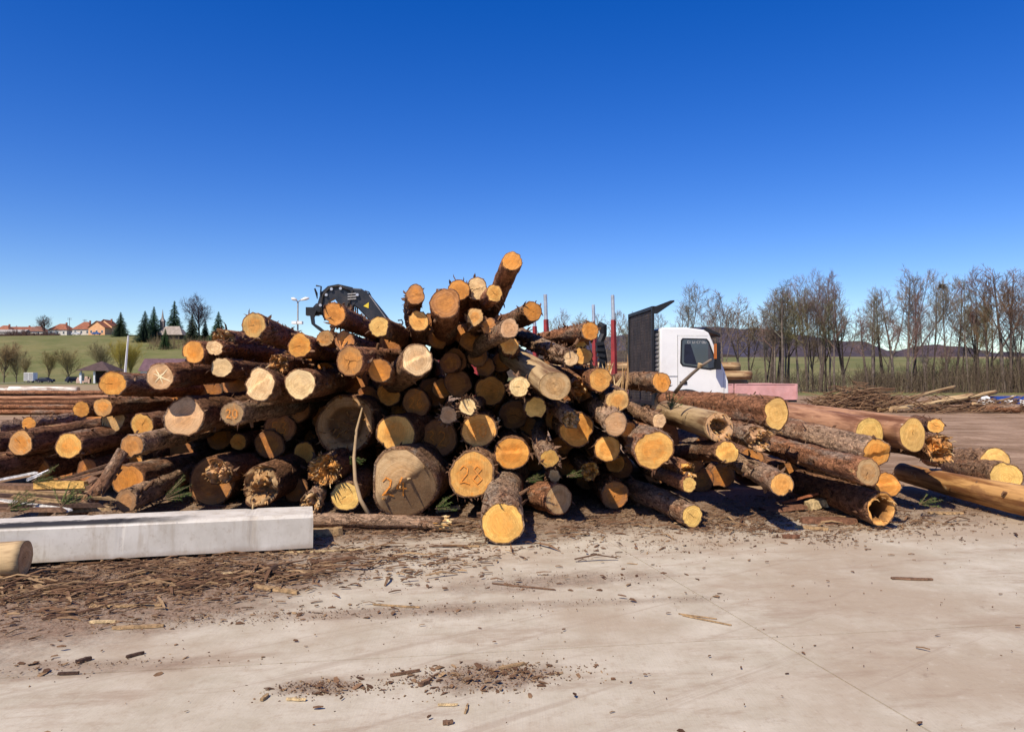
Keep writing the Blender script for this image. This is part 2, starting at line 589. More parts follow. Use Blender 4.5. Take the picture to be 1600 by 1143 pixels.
# ------------------------------------------------------------------ the concrete yard
def mat_concrete():
    t = NT('yard_concrete')
    tc = t.n('TexCoord')
    v = tc.outputs['Object']
    sp = t.n('SeparateXYZ', None, Vector=v)
    x, y = sp.outputs[0], sp.outputs[1]
    big = t.noise(v, 0.55, 5, 0.6)
    mid = t.noise(v, 2.6, 6, 0.66)
    fine = t.noise(v, 38.0, 4, 0.6)
    c = t.mix(t.ramp(mid, 0.3, 0.7), (0.42, 0.36, 0.262), (0.525, 0.462, 0.355))
    c = t.mix(t.math('MULTIPLY', t.ramp(t.math('ADD', big, t.math('MULTIPLY', x, 0.018)), 0.45, 0.66), 0.8), c, (0.37, 0.285, 0.195))
    grit = t.noise(v, 9.0, 8, 0.8)
    c = t.mix(t.math('MULTIPLY', t.ramp(grit, 0.5, 0.68), 0.5), c, (0.33, 0.245, 0.165))
    c = t.mix(t.math('MULTIPLY', t.ramp(grit, 0.46, 0.3), 0.35), c, (0.60, 0.54, 0.43))
    # drag marks running along the yard
    vr = t.n('VectorRotate', {'rotation_type': 'Z_AXIS'}, Vector=v, Angle=-0.17).outputs[0]
    dr = t.noise(t.vm('MULTIPLY', vr, (0.5, 1.7, 1)), 1.7, 8, 0.74)
    c = t.mix(t.math('MULTIPLY', t.ramp(dr, 0.50, 0.66), 0.7), c, (0.32, 0.235, 0.16))
    ty = t.noise(t.vm('MULTIPLY', t.n('VectorRotate', {'rotation_type': 'Z_AXIS'}, Vector=v, Angle=-0.62).outputs[0], (0.10, 2.6, 1)), 2.0, 6, 0.7)
    c = t.mix(t.math('MULTIPLY', t.ramp(ty, 0.56, 0.66), 0.4), c, (0.29, 0.21, 0.145))
    # brushed finish
    br = t.noise(t.vm('MULTIPLY', v, (1, 0.05, 1)), 90.0, 2, 0.5)
    c = t.mix(t.math('MULTIPLY', t.ramp(br, 0.5, 0.7), 0.14), c, (0.36, 0.30, 0.24))
    c = t.mix(t.math('MULTIPLY', t.ramp(fine, 0.58, 0.70), 0.3), c, (0.30, 0.23, 0.17))
    spk = t.noise(v, 150.0, 3, 0.6)
    c = t.mix(t.math('MULTIPLY', t.ramp(spk, 0.66, 0.72), 0.5), c, (0.17, 0.11, 0.075))
    # trodden soil and bark dust: at the foot of the pile and in front of the beam
    wig = t.math('MULTIPLY', t.math('SUBTRACT', t.noise(v, 1.0, 8, 0.74), 0.5), 3.4)
    edge = t.math('ADD', t.math('ADD', y, t.math('MULTIPLY', x, -0.20)), wig)
    toe = t.ramp(edge, 7.3, 8.5)
    cx = t.math('MULTIPLY', t.math('ADD', x, 4.1), 0.36)
    cy = t.math('MULTIPLY', t.math('SUBTRACT', y, t.math('ADD', 5.6, t.math('MULTIPLY', t.math('ADD', x, 4.1), 0.36))), 0.62)
    dd = t.math('SQRT', t.math('ADD', t.math('MULTIPLY', cx, cx), t.math('MULTIPLY', cy, cy)))
    patch = t.ramp(t.math('ADD', dd, t.math('MULTIPLY', wig, 0.36)), 1.2, 0.75)
    dirt = t.math('MAXIMUM', toe, patch)
    # small swept heaps of crumbs in the foreground
    for (hx, hy, sx, sy, am) in ((-0.15, 4.18, 0.42, 0.20, 1.0), (-1.0, 4.05, 0.24, 0.12, 1.0), (0.3, 6.15, 0.9, 0.28, 0.8), (-0.75, 5.35, 0.9, 0.18, 0.7), (0.9, 5.6, 0.8, 0.12, 0.6), (-2.6, 4.3, 0.9, 0.15, 0.6)):
        ux_ = t.math('DIVIDE', t.math('SUBTRACT', x, hx), sx)
        uy_ = t.math('DIVIDE', t.math('SUBTRACT', y, t.math('ADD', hy, t.math('MULTIPLY', t.math('SUBTRACT', x, hx), 0.12))), sy)
        rr_ = t.math('ADD', t.math('SQRT', t.math('ADD', t.math('MULTIPLY', ux_, ux_), t.math('MULTIPLY', uy_, uy_))), wig)
        dirt = t.math('MAXIMUM', dirt, t.math('MULTIPLY', t.ramp(rr_, 1.2, 0.4), am * 0.8))
    sm = t.ramp(t.noise(t.vm('ADD', v, (3, 3, 0)), 2.3, 8, 0.76), 0.60, 0.70)
    dirt = t.math('MAXIMUM', dirt, t.math('MULTIPLY', sm, 0.5))
    soil = t.mix(t.ramp(t.noise(v, 17.0, 6, 0.75), 0.35, 0.65), (0.105, 0.062, 0.037), (0.26, 0.165, 0.105))
    gran = t.ramp(t.noise(v, 60.0, 5, 0.7), 0.30, 0.58)
    c = t.mix(t.math('MULTIPLY', dirt, t.math('ADD', 0.5, t.math('MULTIPLY', gran, 0.5))), c, soil)
    t.bump(t.math('ADD', t.math('MULTIPLY', mid, 0.5), t.math('ADD', t.math('MULTIPLY', fine, 0.35), t.math('MULTIPLY', br, 0.25))), 0.35, 0.012)
    return t.fin(c, 0.9, 0.2)


M['concrete'] = mat_concrete()
O0 = Vector((1.64, 4.83))
E1 = Vector((math.cos(R(8.3)), math.sin(R(8.3))))
E2 = Vector((-math.sin(R(13.5)), math.cos(R(13.5))))
pad = MB()
q = [O0 + E1 * a + E2 * b for a, b in ((-17.99, -8.99), (23.99, -8.99), (23.99, 6.0), (-17.99, 6.0))]
pad.add([(p.x, p.y, -0.014) for p in q], [(0, 1, 2, 3)])
pad_o = tag(pad.build('concrete_yard', plain('joint_grit', (0.16, 0.11, 0.075), 0.95, 0.1), fix=False), kind='structure')
for i in range(-3, 4):
    for j, (b0, b1) in enumerate(((-9, -4.5), (-4.5, 0), (0, 4.2), (4.2, 6.0))):
        a0, a1 = i * 6.0, i * 6.0 + 6.0
        gap = 0.0065
        n = 6
        sb = MB()
        for lay in range(2):
            zz = 0.0 if lay == 0 else -0.012
            ins = gap if lay == 0 else gap - 0.002
            for jj in range(2):
                for ii in range(2):
                    a = (a0 + ins) if ii == 0 else (a1 - ins)
                    b = (b0 + ins) if jj == 0 else (b1 - ins)
                    p = O0 + E1 * a + E2 * b
                    sb.v.append((p.x, p.y, zz))
        sb.f = [(0, 1, 3, 2), (0, 4, 5, 1), (1, 5, 7, 3), (3, 7, 6, 2), (2, 6, 4, 0)]
        sb.m = [0] * 5
        sb.build('slab', M['concrete'], pad_o)

# road past the village, a pale strip
rd = MB()
for k in range(25):
    x = -260 + k * 10
    for s_ in (0, 1):
        yy = 203 + s_ * 5.5 + (x + 140) * 0.01
        rd.v.append((x, yy, th(x, yy) + 0.12))
for k in range(24):
    rd.f.append((2 * k, 2 * k + 2, 2 * k + 3, 2 * k + 1))
    rd.m.append(0)
tag(rd.build('road', plain('road_surface', (0.46, 0.44, 0.42), 0.9, 0.2, 0, 0.1, 0.3)), kind='structure')


# far wooded hills; the mountains' bluish haze is mixed into their colour
def ridge(name, d, pts, depth, col, col2, seed, rough=0.06):
    m = MB()
    n = 110
    x0, x1 = pts[0][0], pts[-1][0]
    rows = 6
    for r_ in range(rows):
        f = r_ / (rows - 1)
        for i in range(n + 1):
            px = x0 + (x1 - x0) * i / n
            for a, b in zip(pts, pts[1:]):
                if a[0] <= px <= b[0]:
                    tt = (px - a[0]) / (b[0] - a[0])
                    tt = tt * tt * (3 - 2 * tt)
                    py = a[1] + (b[1] - a[1]) * tt
                    break
            top = P(px, py, d)
            hgt = top.z * (1 + rough * noise.noise(Vector((px * 0.03, seed, 1))) + rough * 0.5 * noise.noise(Vector((px * 0.11, seed, 5))))
            y = d - depth * (1 - f) + depth * 0.25 * noise.noise(Vector((px * 0.02, f * 3, seed))) * (1 - f)
            m.v.append((top.x * y / d, y, -2 + (hgt + 2) * (f ** 0.8)))
    for r_ in range(rows - 1):
        for i in range(n):
            a = r_ * (n + 1) + i
            m.f.append((a, a + 1, a + n + 2, a + n + 1))
            m.m.append(0)
    t = NT('woods_and_haze_' + name)
    v = objvec(t, False)
    n1 = t.noise(v, 0.011, 6, 0.7)
    n2 = t.noise(v, 0.06, 5, 0.7)
    c = t.mix(t.ramp(n1, 0.35, 0.65), col, col2)
    c = t.mix(t.math('MULTIPLY', t.ramp(n2, 0.4, 0.65), 0.5), c, tuple(k * 0.6 for k in col))
    t.bump(n2, 1.0, 6.0)
    tag(m.build(name, t.fin(c, 1.0, 0.0), smooth=True), kind='structure')


ridge('mountain', 3300, [(-300, 585), (300, 580), (760, 560), (900, 528), (1000, 524), (1110, 510), (1190, 514), (1262, 524), (1330, 540), (1420, 556), (1900, 575)], 900, (0.055, 0.05, 0.075), (0.085, 0.078, 0.11), 3.0)
ridge('mountain_ridge', 2300, [(1100, 584), (1200, 545), (1270, 530), (1340, 533), (1400, 548), (1452, 538), (1500, 541), (1560, 550), (1650, 553), (2000, 570)], 500, (0.07, 0.058, 0.07), (0.10, 0.08, 0.095), 8.0)
ridge('wooded_hill', 1100, [(500, 584), (700, 572), (850, 553), (960, 548), (1080, 546), (1130, 553), (1200, 565), (1300, 572), (1500, 574), (1600, 570), (2100, 575)], 260, (0.065, 0.05, 0.045), (0.10, 0.08, 0.06), 5.0, 0.1)

# ------------------------------------------------------------------ logs
CUT = {  # colour of the sawn face, share of orange heartwood and resin
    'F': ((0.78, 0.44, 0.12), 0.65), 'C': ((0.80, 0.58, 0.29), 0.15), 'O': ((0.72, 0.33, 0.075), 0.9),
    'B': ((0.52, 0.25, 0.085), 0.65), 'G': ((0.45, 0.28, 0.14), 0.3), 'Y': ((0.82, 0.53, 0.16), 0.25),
    'D': ((0.42, 0.185, 0.07), 0.6), 'P': ((0.62, 0.40, 0.20), 0.2), 'L': ((0.58, 0.39, 0.20), 0.15),  # D carries shade in its colour, for ends lying dark in the pile
}
BARK = {'g': (0.23, 0.142, 0.086), 'r': (0.255, 0.122, 0.066), 'd': (0.18, 0.096, 0.055), 's': (0.28, 0.19, 0.128),
        'p': (0.36, 0.19, 0.105), 'y': (0.41, 0.225, 0.085), 't': (0.40, 0.28, 0.15)}

DIG = {
    '0': [[(.5, 1), (.15, .8), (.1, .3), (.45, 0), (.85, .25), (.85, .8), (.5, 1)]],
    '2': [[(.1, .8), (.4, 1), (.8, .85), (.75, .55), (.1, .05), (.5, .1), (.95, 0)]],
    '3': [[(.1, .95), (.6, 1), (.8, .8), (.4, .55), (.85, .35), (.6, .02), (.1, .1)]],
    '4': [[(.6, 1), (.1, .4), (.9, .4)], [(.65, .7), (.6, 0)]],
    '5': [[(.85, 1), (.25, .95), (.2, .6), (.7, .55), (.8, .2), (.4, 0), (.1, .1)]],
    '6': [[(.75, 1), (.3, .7), (.1, .3), (.45, 0), (.85, .2), (.6, .5), (.2, .35)]],
    '7': [[(.05, .95), (.9, 1), (.4, 0)]],
    '8': [[(.5, .55), (.15, .8), (.5, 1), (.85, .8), (.5, .55), (.1, .25), (.5, 0), (.9, .25), (.5, .55)]],
}


def digits(m, text, R_, zf, cx=0.0, cy=0.0, size=0.55):
    """hand-sprayed strokes lying on a log end"""
    h = R_ * size * 1.5
    wd = h * 0.62
    x0 = cx * R_ - wd * len(text) * 0.58
    for i, ch in enumerate(text):
        for st in DIG[ch]:
            pts = [Vector((-(x0 + i * wd * 1.18 + p[0] * wd), cy * R_ - h / 2 + p[1] * h)) for p in st]
            hw = max(0.004, R_ * 0.022)
            for a, b in zip(pts, pts[1:]):
                d = (b - a)
                nrm = Vector((-d.y, d.x)).normalized() * hw
                e = d.normalized() * hw * 0.6
                n_ = 3
                prev = None
                for k in range(n_ + 1):
                    p = a - e + (d + e * 2) * k / n_
                    ww = nrm * (0.75 + 0.5 * rnd.random())
                    vs = []
                    for qx in (p + ww, p - ww):
                        vs.append((qx.x, qx.y, zf(qx.x / R_, qx.y / R_) - 0.010))
                    o = len(m.v)
                    m.v += vs
                    if prev is not None:
                        m.f.append((prev, prev + 1, o + 1, o))
                        m.m.append(0)
                    prev = o


def shard(m, p, d, ln, wd, th_=None):
    """a tapered splinter from p along d"""
    d = Vector(d).normalized()
    u = d.orthogonal().normalized()
    u = Matrix.Rotation(rnd.random() * 6.28, 3, d) @ u
    v = d.cross(u)
    t_ = th_ or wd * 0.4
    p = Vector(p)
    mid = p + d * ln * 0.55 + u * rnd.uniform(-.15, .15) * ln
    tip = p + d * ln + v * rnd.uniform(-.12, .12) * ln
    k = 0.75
    m.add([p + u * wd + v * t_, p - u * wd + v * t_, p - u * wd - v * t_, p + u * wd - v * t_,
           mid + u * wd * k + v * t_, mid - u * wd * k + v * t_, mid - u * wd * k - v * t_, mid + u * wd * k - v * t_, tip],
          [(0, 1, 5, 4), (1, 2, 6, 5), (2, 3, 7, 6), (3, 0, 4, 7), (4, 5, 8), (5, 6, 8), (6, 7, 8), (7, 4, 8), (3, 2, 1, 0)])


def log(label, a, b, r0, r1=None, cut='F', bark='g', style='flat', num=None, cracks=0, flakes=24, stubs=None,
        name='log', cat='log', group='logs in the big pile', ell=1.0, seg=30, tilt=5.0, backcut=False, numargs=None, fringe=0, bend=0.075, lump=1.0):
    a, b = Vector(a), Vector(b)
    r1 = r1 or r0 * rnd.uniform(0.88, 1.0)
    a.z = max(a.z, r0 * 0.96)
    b.z = max(b.z, r1 * 0.96)
    ax = b - a
    L = ax.length
    if stubs is None:
        stubs = rnd.choice((0, 1, 2, 3)) if seg >= 26 and bark in 'grs' else 0
    wz = ax.normalized()
    ux = wz.cross(Vector((0, 0, 1)))
    if ux.length < 1e-3:
        ux = Vector((1, 0, 0))
    ux.normalize()
    ux = -ux
    uy = wz.cross(ux)
    if uy.z < 0:
        ux, uy = -ux, -uy
    mt = Matrix((ux, uy, wz)).transposed().to_4x4()
    mt.translation = a
    rings = max(10, min(60, int(L / 0.075))) if seg >= 26 else max(10, min(30, int(L / 0.15)))
    ph = [rnd.random() * 6.28 for _ in range(6)]
    amp = [lump * rnd.uniform(0.015, 0.065), lump * rnd.uniform(0.005, 0.035), lump * rnd.uniform(0.003, 0.02)]
    notch = (rnd.random() * 6.28, rnd.uniform(0.08, 0.22) if rnd.random() < .4 else 0.0, rnd.uniform(.15, .4))
    if not cracks and not num and style == 'flat' and seg >= 26 and rnd.random() < .3:
        cracks = rnd.choice((1, 1, 1, 2))
    sd = rnd.random() * 100
    tl, ta = math.tan(R(rnd.uniform(-tilt, tilt))), math.tan(R(rnd.uniform(-tilt, tilt)))
    peeled = bark in 'pyt'
    rug = 0.004 if peeled else 0.014
    bx, by = rnd.uniform(-bend, bend), rnd.uniform(-bend, bend) * 0.4
    stepdir = rnd.random() * 6.28

    def prof(th_):
        k = 1 + amp[0] * math.cos(2 * th_ + ph[0]) + amp[1] * math.cos(3 * th_ + ph[1]) + amp[2] * math.cos(5 * th_ + ph[2])
        if notch[1]:
            dt = (th_ - notch[0] + math.pi) % (2 * math.pi) - math.pi
            k *= 1 - notch[1] * math.exp(-(dt / notch[2]) ** 2)
        return k

    def zf(x, y):
        """height of the end face over the unit disc, plus into the log"""
        z = (x * tl + y * ta) * r0
        rr = math.hypot(x, y)
        if style == 'step':
            s_ = x * math.cos(stepdir) + y * math.sin(stepdir) + 0.12 * noise.noise(Vector((x * 3, y * 3, sd)))
            z += sstep(0.0, 0.10, s_) * 0.03
        elif style == 'wedge':
            s_ = -x * 0.62 - y * 0.78
            z += max(0.0, s_ + 0.08) * r0 * 0.45 + sstep(-0.1, -0.02, s_) * 0.02
        elif style == 'hollow':
            e = 0.62 + 0.16 * noise.noise(Vector((x * 2.5, y * 2.5, sd)))
            z += sstep(e + 0.12, e - 0.1, rr) * 0.45 + 0.05 * noise.noise(Vector((x * 4, y * 4, sd + 3)))
        elif style == 'rot':
            e = 0.55 + 0.3 * noise.noise(Vector((x * 1.7, y * 1.7, sd)))
            z += sstep(e + 0.1, e - 0.15, rr) * (0.10 + 0.12 * abs(noise.noise(Vector((x * 6, y * 6, sd)))))
        elif style in ('broken', 'frayed'):
            z += 0.16 * noise.noise(Vector((x * 1.8, y * 1.8, sd))) + 0.09 * noise.noise(Vector((x * 6, y * 6, sd)))
        else:
            z += 0.006 * noise.noise(Vector((x * 3, y * 3, sd)))
        return z

    m = MB()
    inner = 0.94 if not peeled else 0.985
    # bark mantle
    for i in range(rings + 1):
        s_ = i / rings
        z = s_ * L
        rad = r0 + (r1 - r0) * s_
        cxo, cyo = bx * math.sin(math.pi * s_), by * math.sin(math.pi * s_)
        for k in range(seg):
            t_ = 2 * math.pi * k / seg
            c_, s2 = math.cos(t_), math.sin(t_)
            rr = rad * prof(t_)
            rr += rug * (noise.noise(Vector((c_ * 3.1, s2 * 3.1, z * 3.5 + sd))) + 0.8 * noise.noise(Vector((c_ * 8, s2 * 8, z * 11 + sd))))
            if i == 0:
                z0 = zf(c_, s2)
                rr0 = rr
                m.v.append((cxo + c_ * rr * ell, cyo + s2 * rr, z0))
            else:
                zz = z + zf(c_, s2) * max(0.0, 1 - s_ * 5)
                m.v.append((cxo + c_ * rr * ell, cyo + s2 * rr, zz))
    for i in range(rings):
        for k in range(seg):
            k2 = (k + 1) % seg
            m.f.append((i * seg + k, (i + 1) * seg + k, (i + 1) * seg + k2, i * seg + k2))
            m.m.append(0)
    # bark thickness at the end and the hidden far cap
    o = len(m.v)
    rim = []
    for k in range(seg):
        p = m.v[k]
        t_ = 2 * math.pi * k / seg
        q = (p[0] * inner, p[1] * inner, zf(math.cos(t_) * inner, math.sin(t_) * inner) + 0.001)
        rim.append(q)
        m.v.append(q)
    for k in range(seg):
        k2 = (k + 1) % seg
        m.f.append((k, k2, o + k2, o + k))
        m.m.append(0)
    m.mi = 0
    if not backcut:
        m.f.append(tuple(rings * seg + k for k in range(seg)))
        m.m.append(0)
    me = m.mesh('log', M['peeled'] if peeled else M['bark'], smooth=True)
    lo = obj(name, me)
    lo.matrix_world = mt
    bc = BARK[bark]
    j = rnd.uniform(0.85, 1.15)
    lo.color = (bc[0] * j, bc[1] * j, bc[2] * j, 1)
    tag(lo, label, cat, group)
    # the sawn or broken face
    rough_end = style in ('hollow', 'rot', 'broken', 'frayed', 'step', 'wedge')
    nr = 12 if rough_end else 4
    f = MB()
    rn, ro = [0.0], []
    zc = zf(0, 0)
    f.v.append((0, 0, zc))
    base0 = zc
    for r_ in range(1, nr + 1):
        kf = r_ / nr
        for k in range(seg):
            q = rim[k]
            t_ = 2 * math.pi * k / seg
            x, y = q[0] * kf, q[1] * kf
            z = zf(math.cos(t_) * kf * inner, math.sin(t_) * kf * inner)
            f.v.append((x * 0.999, y * 0.999, z))
            rn.append(kf)
    for v_ in range(len(f.v)):
        p = f.v[v_]
        fl = (p[0] / r0 * tl + p[1] / r0 * ta) * r0
        dp = p[2] - fl
        if style in ('hollow', 'rot'):
            ro.append(max(0.0, min(1.0, dp / 0.07)))
        elif style in ('broken', 'frayed'):
            ro.append(max(0.0, min(0.7, dp / 0.1 + 0.2)))
        elif style == 'wedge':
            ro.append(0.0 if dp < 0.03 else 0.72)
        else:
            ro.append(0.0)
    for k in range(seg):
        f.f.append((0, 1 + (k + 1) % seg, 1 + k))
        f.m.append(0)
    for r_ in range(nr - 1):
        for k in range(seg):
            k2 = (k + 1) % seg
            f.f.append((1 + r_ * seg + k, 1 + r_ * seg + k2, 1 + (r_ + 1) * seg + k2, 1 + (r_ + 1) * seg + k))
            f.m.append(0)
    fm = f.mesh('cut_face', M['cut'], smooth=True, fix=True)
    at = fm.attributes.new('rn', 'FLOAT', 'POINT')
    at.data.foreach_set('value', rn)
    at = fm.attributes.new('rot', 'FLOAT', 'POINT')
    at.data.foreach_set('value', ro)
    fo = obj('cut_face', fm, lo)
    cc, am = CUT[cut]
    if cut in 'FYO' and rnd.random() < .14:
        kg = rnd.uniform(.3, .55)
        cc = tuple(cc[i] * (1 - kg) + (0.46, 0.33, 0.19)[i] * kg for i in range(3))
    j = rnd.uniform(0.88, 1.1)
    fo.color = (min(.9, cc[0] * j), cc[1] * j * rnd.uniform(.93, 1.06), cc[2] * j, am * rnd.uniform(.7, 1.2))
    if num:
        d_ = MB()
        digits(d_, num, r0, zf, **(numargs or {}))
        d_.build('paint_number', M['paint'], lo, fix=False)
    if cracks:
        c_ = MB()
        for i in range(cracks):
            an = 2 * math.pi * i / cracks + rnd.uniform(-.5, .5) + (sd if cracks < 5 else 0)
            ln = rnd.uniform(0.5, 0.9) * r0 if cracks > 4 else rnd.uniform(0.2, 0.85) * r0
            st = 0.0
            pts = []
            for k in range(6):
                kk = k / 5
                rr = (st + (ln - st) * kk)
                a2 = an + (0.12 if cracks > 4 else 0.5) * noise.noise(Vector((kk * 4, sd, i)))
                pts.append((rr * math.cos(a2), rr * math.sin(a2), (0.0035 if cracks < 4 else 0.012) * r0 / 0.2 * (1 - kk * 0.8)))
            for k in range(5):
                (x1, y1, w1), (x2, y2, w2) = pts[k], pts[k + 1]
                nxv, nyv = -math.sin(an), math.cos(an)
                vs = []
                for (x, y, ww) in ((x1 + nxv * w1, y1 + nyv * w1, 0), (x1 - nxv * w1, y1 - nyv * w1, 0), (x2 - nxv * w2, y2 - nyv * w2, 0), (x2 + nxv * w2, y2 + nyv * w2, 0)):
                    vs.append((x, y, zf(x / r0, y / r0) - 0.004))
                c_.add(vs, [(0, 1, 2, 3)])
        c_.build('split', M['palecrack'] if cracks >= 5 else M['crack'], lo, fix=False)
    if style in ('broken', 'frayed', 'hollow', 'rot', 'wedge'):
        s_ = MB()
        cnt = {'broken': 46, 'frayed': 150, 'hollow': 26, 'rot': 40, 'step': 0, 'wedge': 6}[style]
        for i in range(cnt):
            an = rnd.random() * 6.28
            kf = math.sqrt(rnd.random()) * 0.92
            if style == 'step':
                al = rnd.uniform(-.8, .8)
                x = -math.sin(stepdir) * al + math.cos(stepdir) * 0.04
                y = math.cos(stepdir) * al + math.sin(stepdir) * 0.04
            elif style == 'wedge':
                al = rnd.uniform(-.8, .8)
                x, y = 0.78 * al, -0.62 * al
            else:
                x, y = math.cos(an) * kf, math.sin(an) * kf
                if style == 'hollow':
                    kf = rnd.uniform(0.5, 0.75)
                    x, y = math.cos(an) * kf, math.sin(an) * kf
            sp = 0.45 if style == 'frayed' else 0.25
            ln = rnd.uniform(0.03, 0.12) * (0.9 if style == 'frayed' else 1) * (r0 / 0.2 + .4)
            if style in ('step', 'wedge'):
                ln *= 0.5
            shard(s_, (x * r0, y * r0, zf(x, y) + 0.02), (x * sp + rnd.uniform(-.25, .25), y * sp + rnd.uniform(-.25, .25), -1), ln, rnd.uniform(0.004, 0.014) * (0.7 if style == 'frayed' else 1.2))
        s_.build('splinters', M['splint'], lo)['kind'] = 'stuff'
    if fringe:
        # the bark standing off round the cut
        s_ = MB()
        for i in range(fringe):
            an = rnd.random() * 6.28
            rr = r0 * prof(an)
            c1, s1 = math.cos(an), math.sin(an)
            shard(s_, (c1 * rr * ell, s1 * rr, zf(c1, s1) + 0.03), (c1 * rnd.uniform(.1, .9) + rnd.uniform(-.4, .4), s1 * rnd.uniform(.1, .9) + rnd.uniform(-.4, .4), -rnd.uniform(.1, .9)), rnd.uniform(0.03, 0.09), rnd.uniform(0.006, 0.018), 0.004)
        s_.build('bark_fringe', M['flakes'], lo)['kind'] = 'stuff'
    if flakes and not peeled:
        s_ = MB()
        for i in range(flakes):
            an = rnd.random() * 6.28
            z = rnd.random() ** 1.5 * min(L, 2.6)
            rr = (r0 + (r1 - r0) * z / L) * prof(an)
            c1, s1 = math.cos(an), math.sin(an)
            cxo, cyo = bx * math.sin(math.pi * z / L), by * math.sin(math.pi * z / L)
            shard(s_, (cxo + c1 * rr * ell, cyo + s1 * rr, z), (c1 * rnd.uniform(.05, .6) - s1 * rnd.uniform(-.8, .8), s1 * rnd.uniform(.05, .6) + c1 * rnd.uniform(-.8, .8), rnd.uniform(-1, 1)), rnd.uniform(0.03, 0.11), rnd.uniform(0.006, 0.022), 0.004)
        s_.build('loose_bark', M['flakes'], lo)['kind'] = 'stuff'
    for i in range(stubs):
        s_ = MB()
        an = rnd.random() * 6.28
        z = rnd.uniform(0.15, min(L * 0.6, 1.8))
        rr = (r0 + (r1 - r0) * z / L)
        c1, s1 = math.cos(an), math.sin(an)
        ln = rnd.uniform(0.03, 0.1)
        p0 = Vector((c1 * rr * 0.9, s1 * rr * 0.9, z))
        p1 = p0 + Vector((c1, s1, -0.4)) * ln + Vector((c1, s1, 0)) * rr * 0.1
        s_.tube([p0, (p0 + p1) / 2, p1], [0.026, 0.02, 0.016], 7)
        s_.build('branch_stub', M['flakes'], lo)
    return lo


def plog(label, px, py, rp, d, tail=None, L=4.3, jx=None, jz=None, r1p=None, **k):
    """log whose sawn end is seen at px, py; its far end is tail = (px, py, depth), or it runs straight back into the pile"""
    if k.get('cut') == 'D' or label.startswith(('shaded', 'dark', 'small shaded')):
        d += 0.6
    elif py < 606 and 280 < px < 960 and 'slant-cut' not in label:
        d -= 0.4
    a = P(px, py, d)
    r0 = px2m(rp, d)
    if tail:
        b = P(*tail)
    else:
        jx = rnd.uniform(-.05, .05) if jx is None else jx
        jz = rnd.uniform(-.03, .03) if jz is None else jz
        b = a + Vector((jx, 1, jz)) * (L + rnd.uniform(-.5, .5))
    r1 = px2m(r1p, d) if r1p else None
    return log(label, a, b, r0, r1, **k)

# ------------------------------------------------------------------ the pile, log by log
# -- left flank
plog('brown-barked log at the pile edge running out of the picture above the slabwood', -22, 697, 20, 9.1, cut='B', bark='d')
plog('thin grey log lying on the logs at the outer left edge of the pile', -12, 672, 13, 9.5, cut='B', bark='s')
plog('outermost log of the left flank with an orange-streaked sawn end', 32, 692, 20, 9.0, cut='O', bark='d', cracks=1)
plog('log with a yellow end notched at the top beside the outermost one', 107, 696, 21, 8.9, cut='F', bark='d', flakes=24)
plog('thin grey log with a small orange end resting on the outermost thick one', 45, 662, 11, 9.5, (175, 645, 13.2), cut='O', bark='s')
plog('small orange-ended log nearest the bundle of thin poles', 127, 639, 13, 9.6, cut='O', bark='d')
plog('orange-ended log just under the barked log beside the pole bundle', 161, 636, 15, 9.5, cut='O', bark='d')
plog('thick log with a bright orange end above two small orange ends', 176, 599, 20.5, 9.3, cut='O', bark='r', cracks=1, flakes=10)
plog('log end with a pale star of cracks', 250, 588, 22, 8.5, cut='P', bark='r', cracks=6, flakes=8)
plog('half hidden log end split down its middle, below the small orange ends', 176, 657, 19, 9.9, cut='P', bark='d')
plog('yellow log end wedged behind the grey log that points at the beam', 222, 664, 18, 9.0, cut='F', bark='d')
plog('big log end split by a dark line above the grey log pointing at the beam', 287, 651, 32, 8.7, cut='P', bark='d', style='step')
plog('grey-barked log with a dull orange end pointing out over the leaning trunk', 206, 697, 18, 8.2, (330, 672, 11.4), cut='B', bark='s', flakes=26, stubs=2)
plog('shaded orange log end under the grey log beside the leaning trunk', 207, 720, 17, 9.5, cut='O', bark='d')
plog('orange log end low behind the foot of the leaning trunk', 199, 749, 26, 9.0, cut='O', bark='d')
plog('short log with grey end and orange spray on its bark above the beam', 197, 782, 17.5, 8.4, (300, 735, 10.6), cut='G', bark='s', flakes=18)
plog('shaded thick log behind the beam beside the crumbling broken one', 331, 765, 38, 9.2, cut='B', bark='d')
plog('log with a crumbling pale broken end beside the rotten log behind the beam', 343, 737, 20, 8.9, (425, 720, 11.5), cut='P', bark='d', style='broken')
plog('lower log at the picture edge passing under the outermost orange-ended one', -48, 737, 21, 8.4, cut='B', bark='d')
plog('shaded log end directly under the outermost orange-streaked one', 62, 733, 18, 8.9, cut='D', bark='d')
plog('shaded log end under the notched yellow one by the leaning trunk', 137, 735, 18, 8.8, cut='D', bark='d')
# -- upper left shoulder
plog('round bright orange log end at the upper left corner beside a creamy small one', 302, 550, 18, 9.1, cut='O', bark='r')
plog('small creamy log end next to the round orange one at the upper left', 335, 543, 12.5, 9.2, (455, 560, 13.4), cut='C', bark='r', r1p=21, flakes=60)
plog('rough log with its bark torn pale on top, under the creamy end', 349, 531, 17, 9.7, (470, 548, 13.6), cut='C', bark='r', flakes=60, style='broken')
plog('creamy log end with a bite out of its upper rim', 346, 574, 16.5, 9.2, cut='C', bark='d')
plog('long log with a wide golden end at the top of the left shoulder', 397, 508, 19.5, 9.0, (505, 545, 13.0), cut='F', bark='r', flakes=70)
plog('orange log end at the foot of the long log on the left shoulder', 468, 540, 18.5, 8.9, (545, 560, 13), cut='O', bark='r', flakes=30)
plog('small orange log end left of the splintered log below the grapple', 508, 529, 13, 9.2, cut='O', bark='r')
plog('log with an orange-patched end and splinters trailing off its side under the grapple', 538, 533, 16, 9.1, (600, 548, 12.4), cut='B', bark='r', flakes=70, style='step')
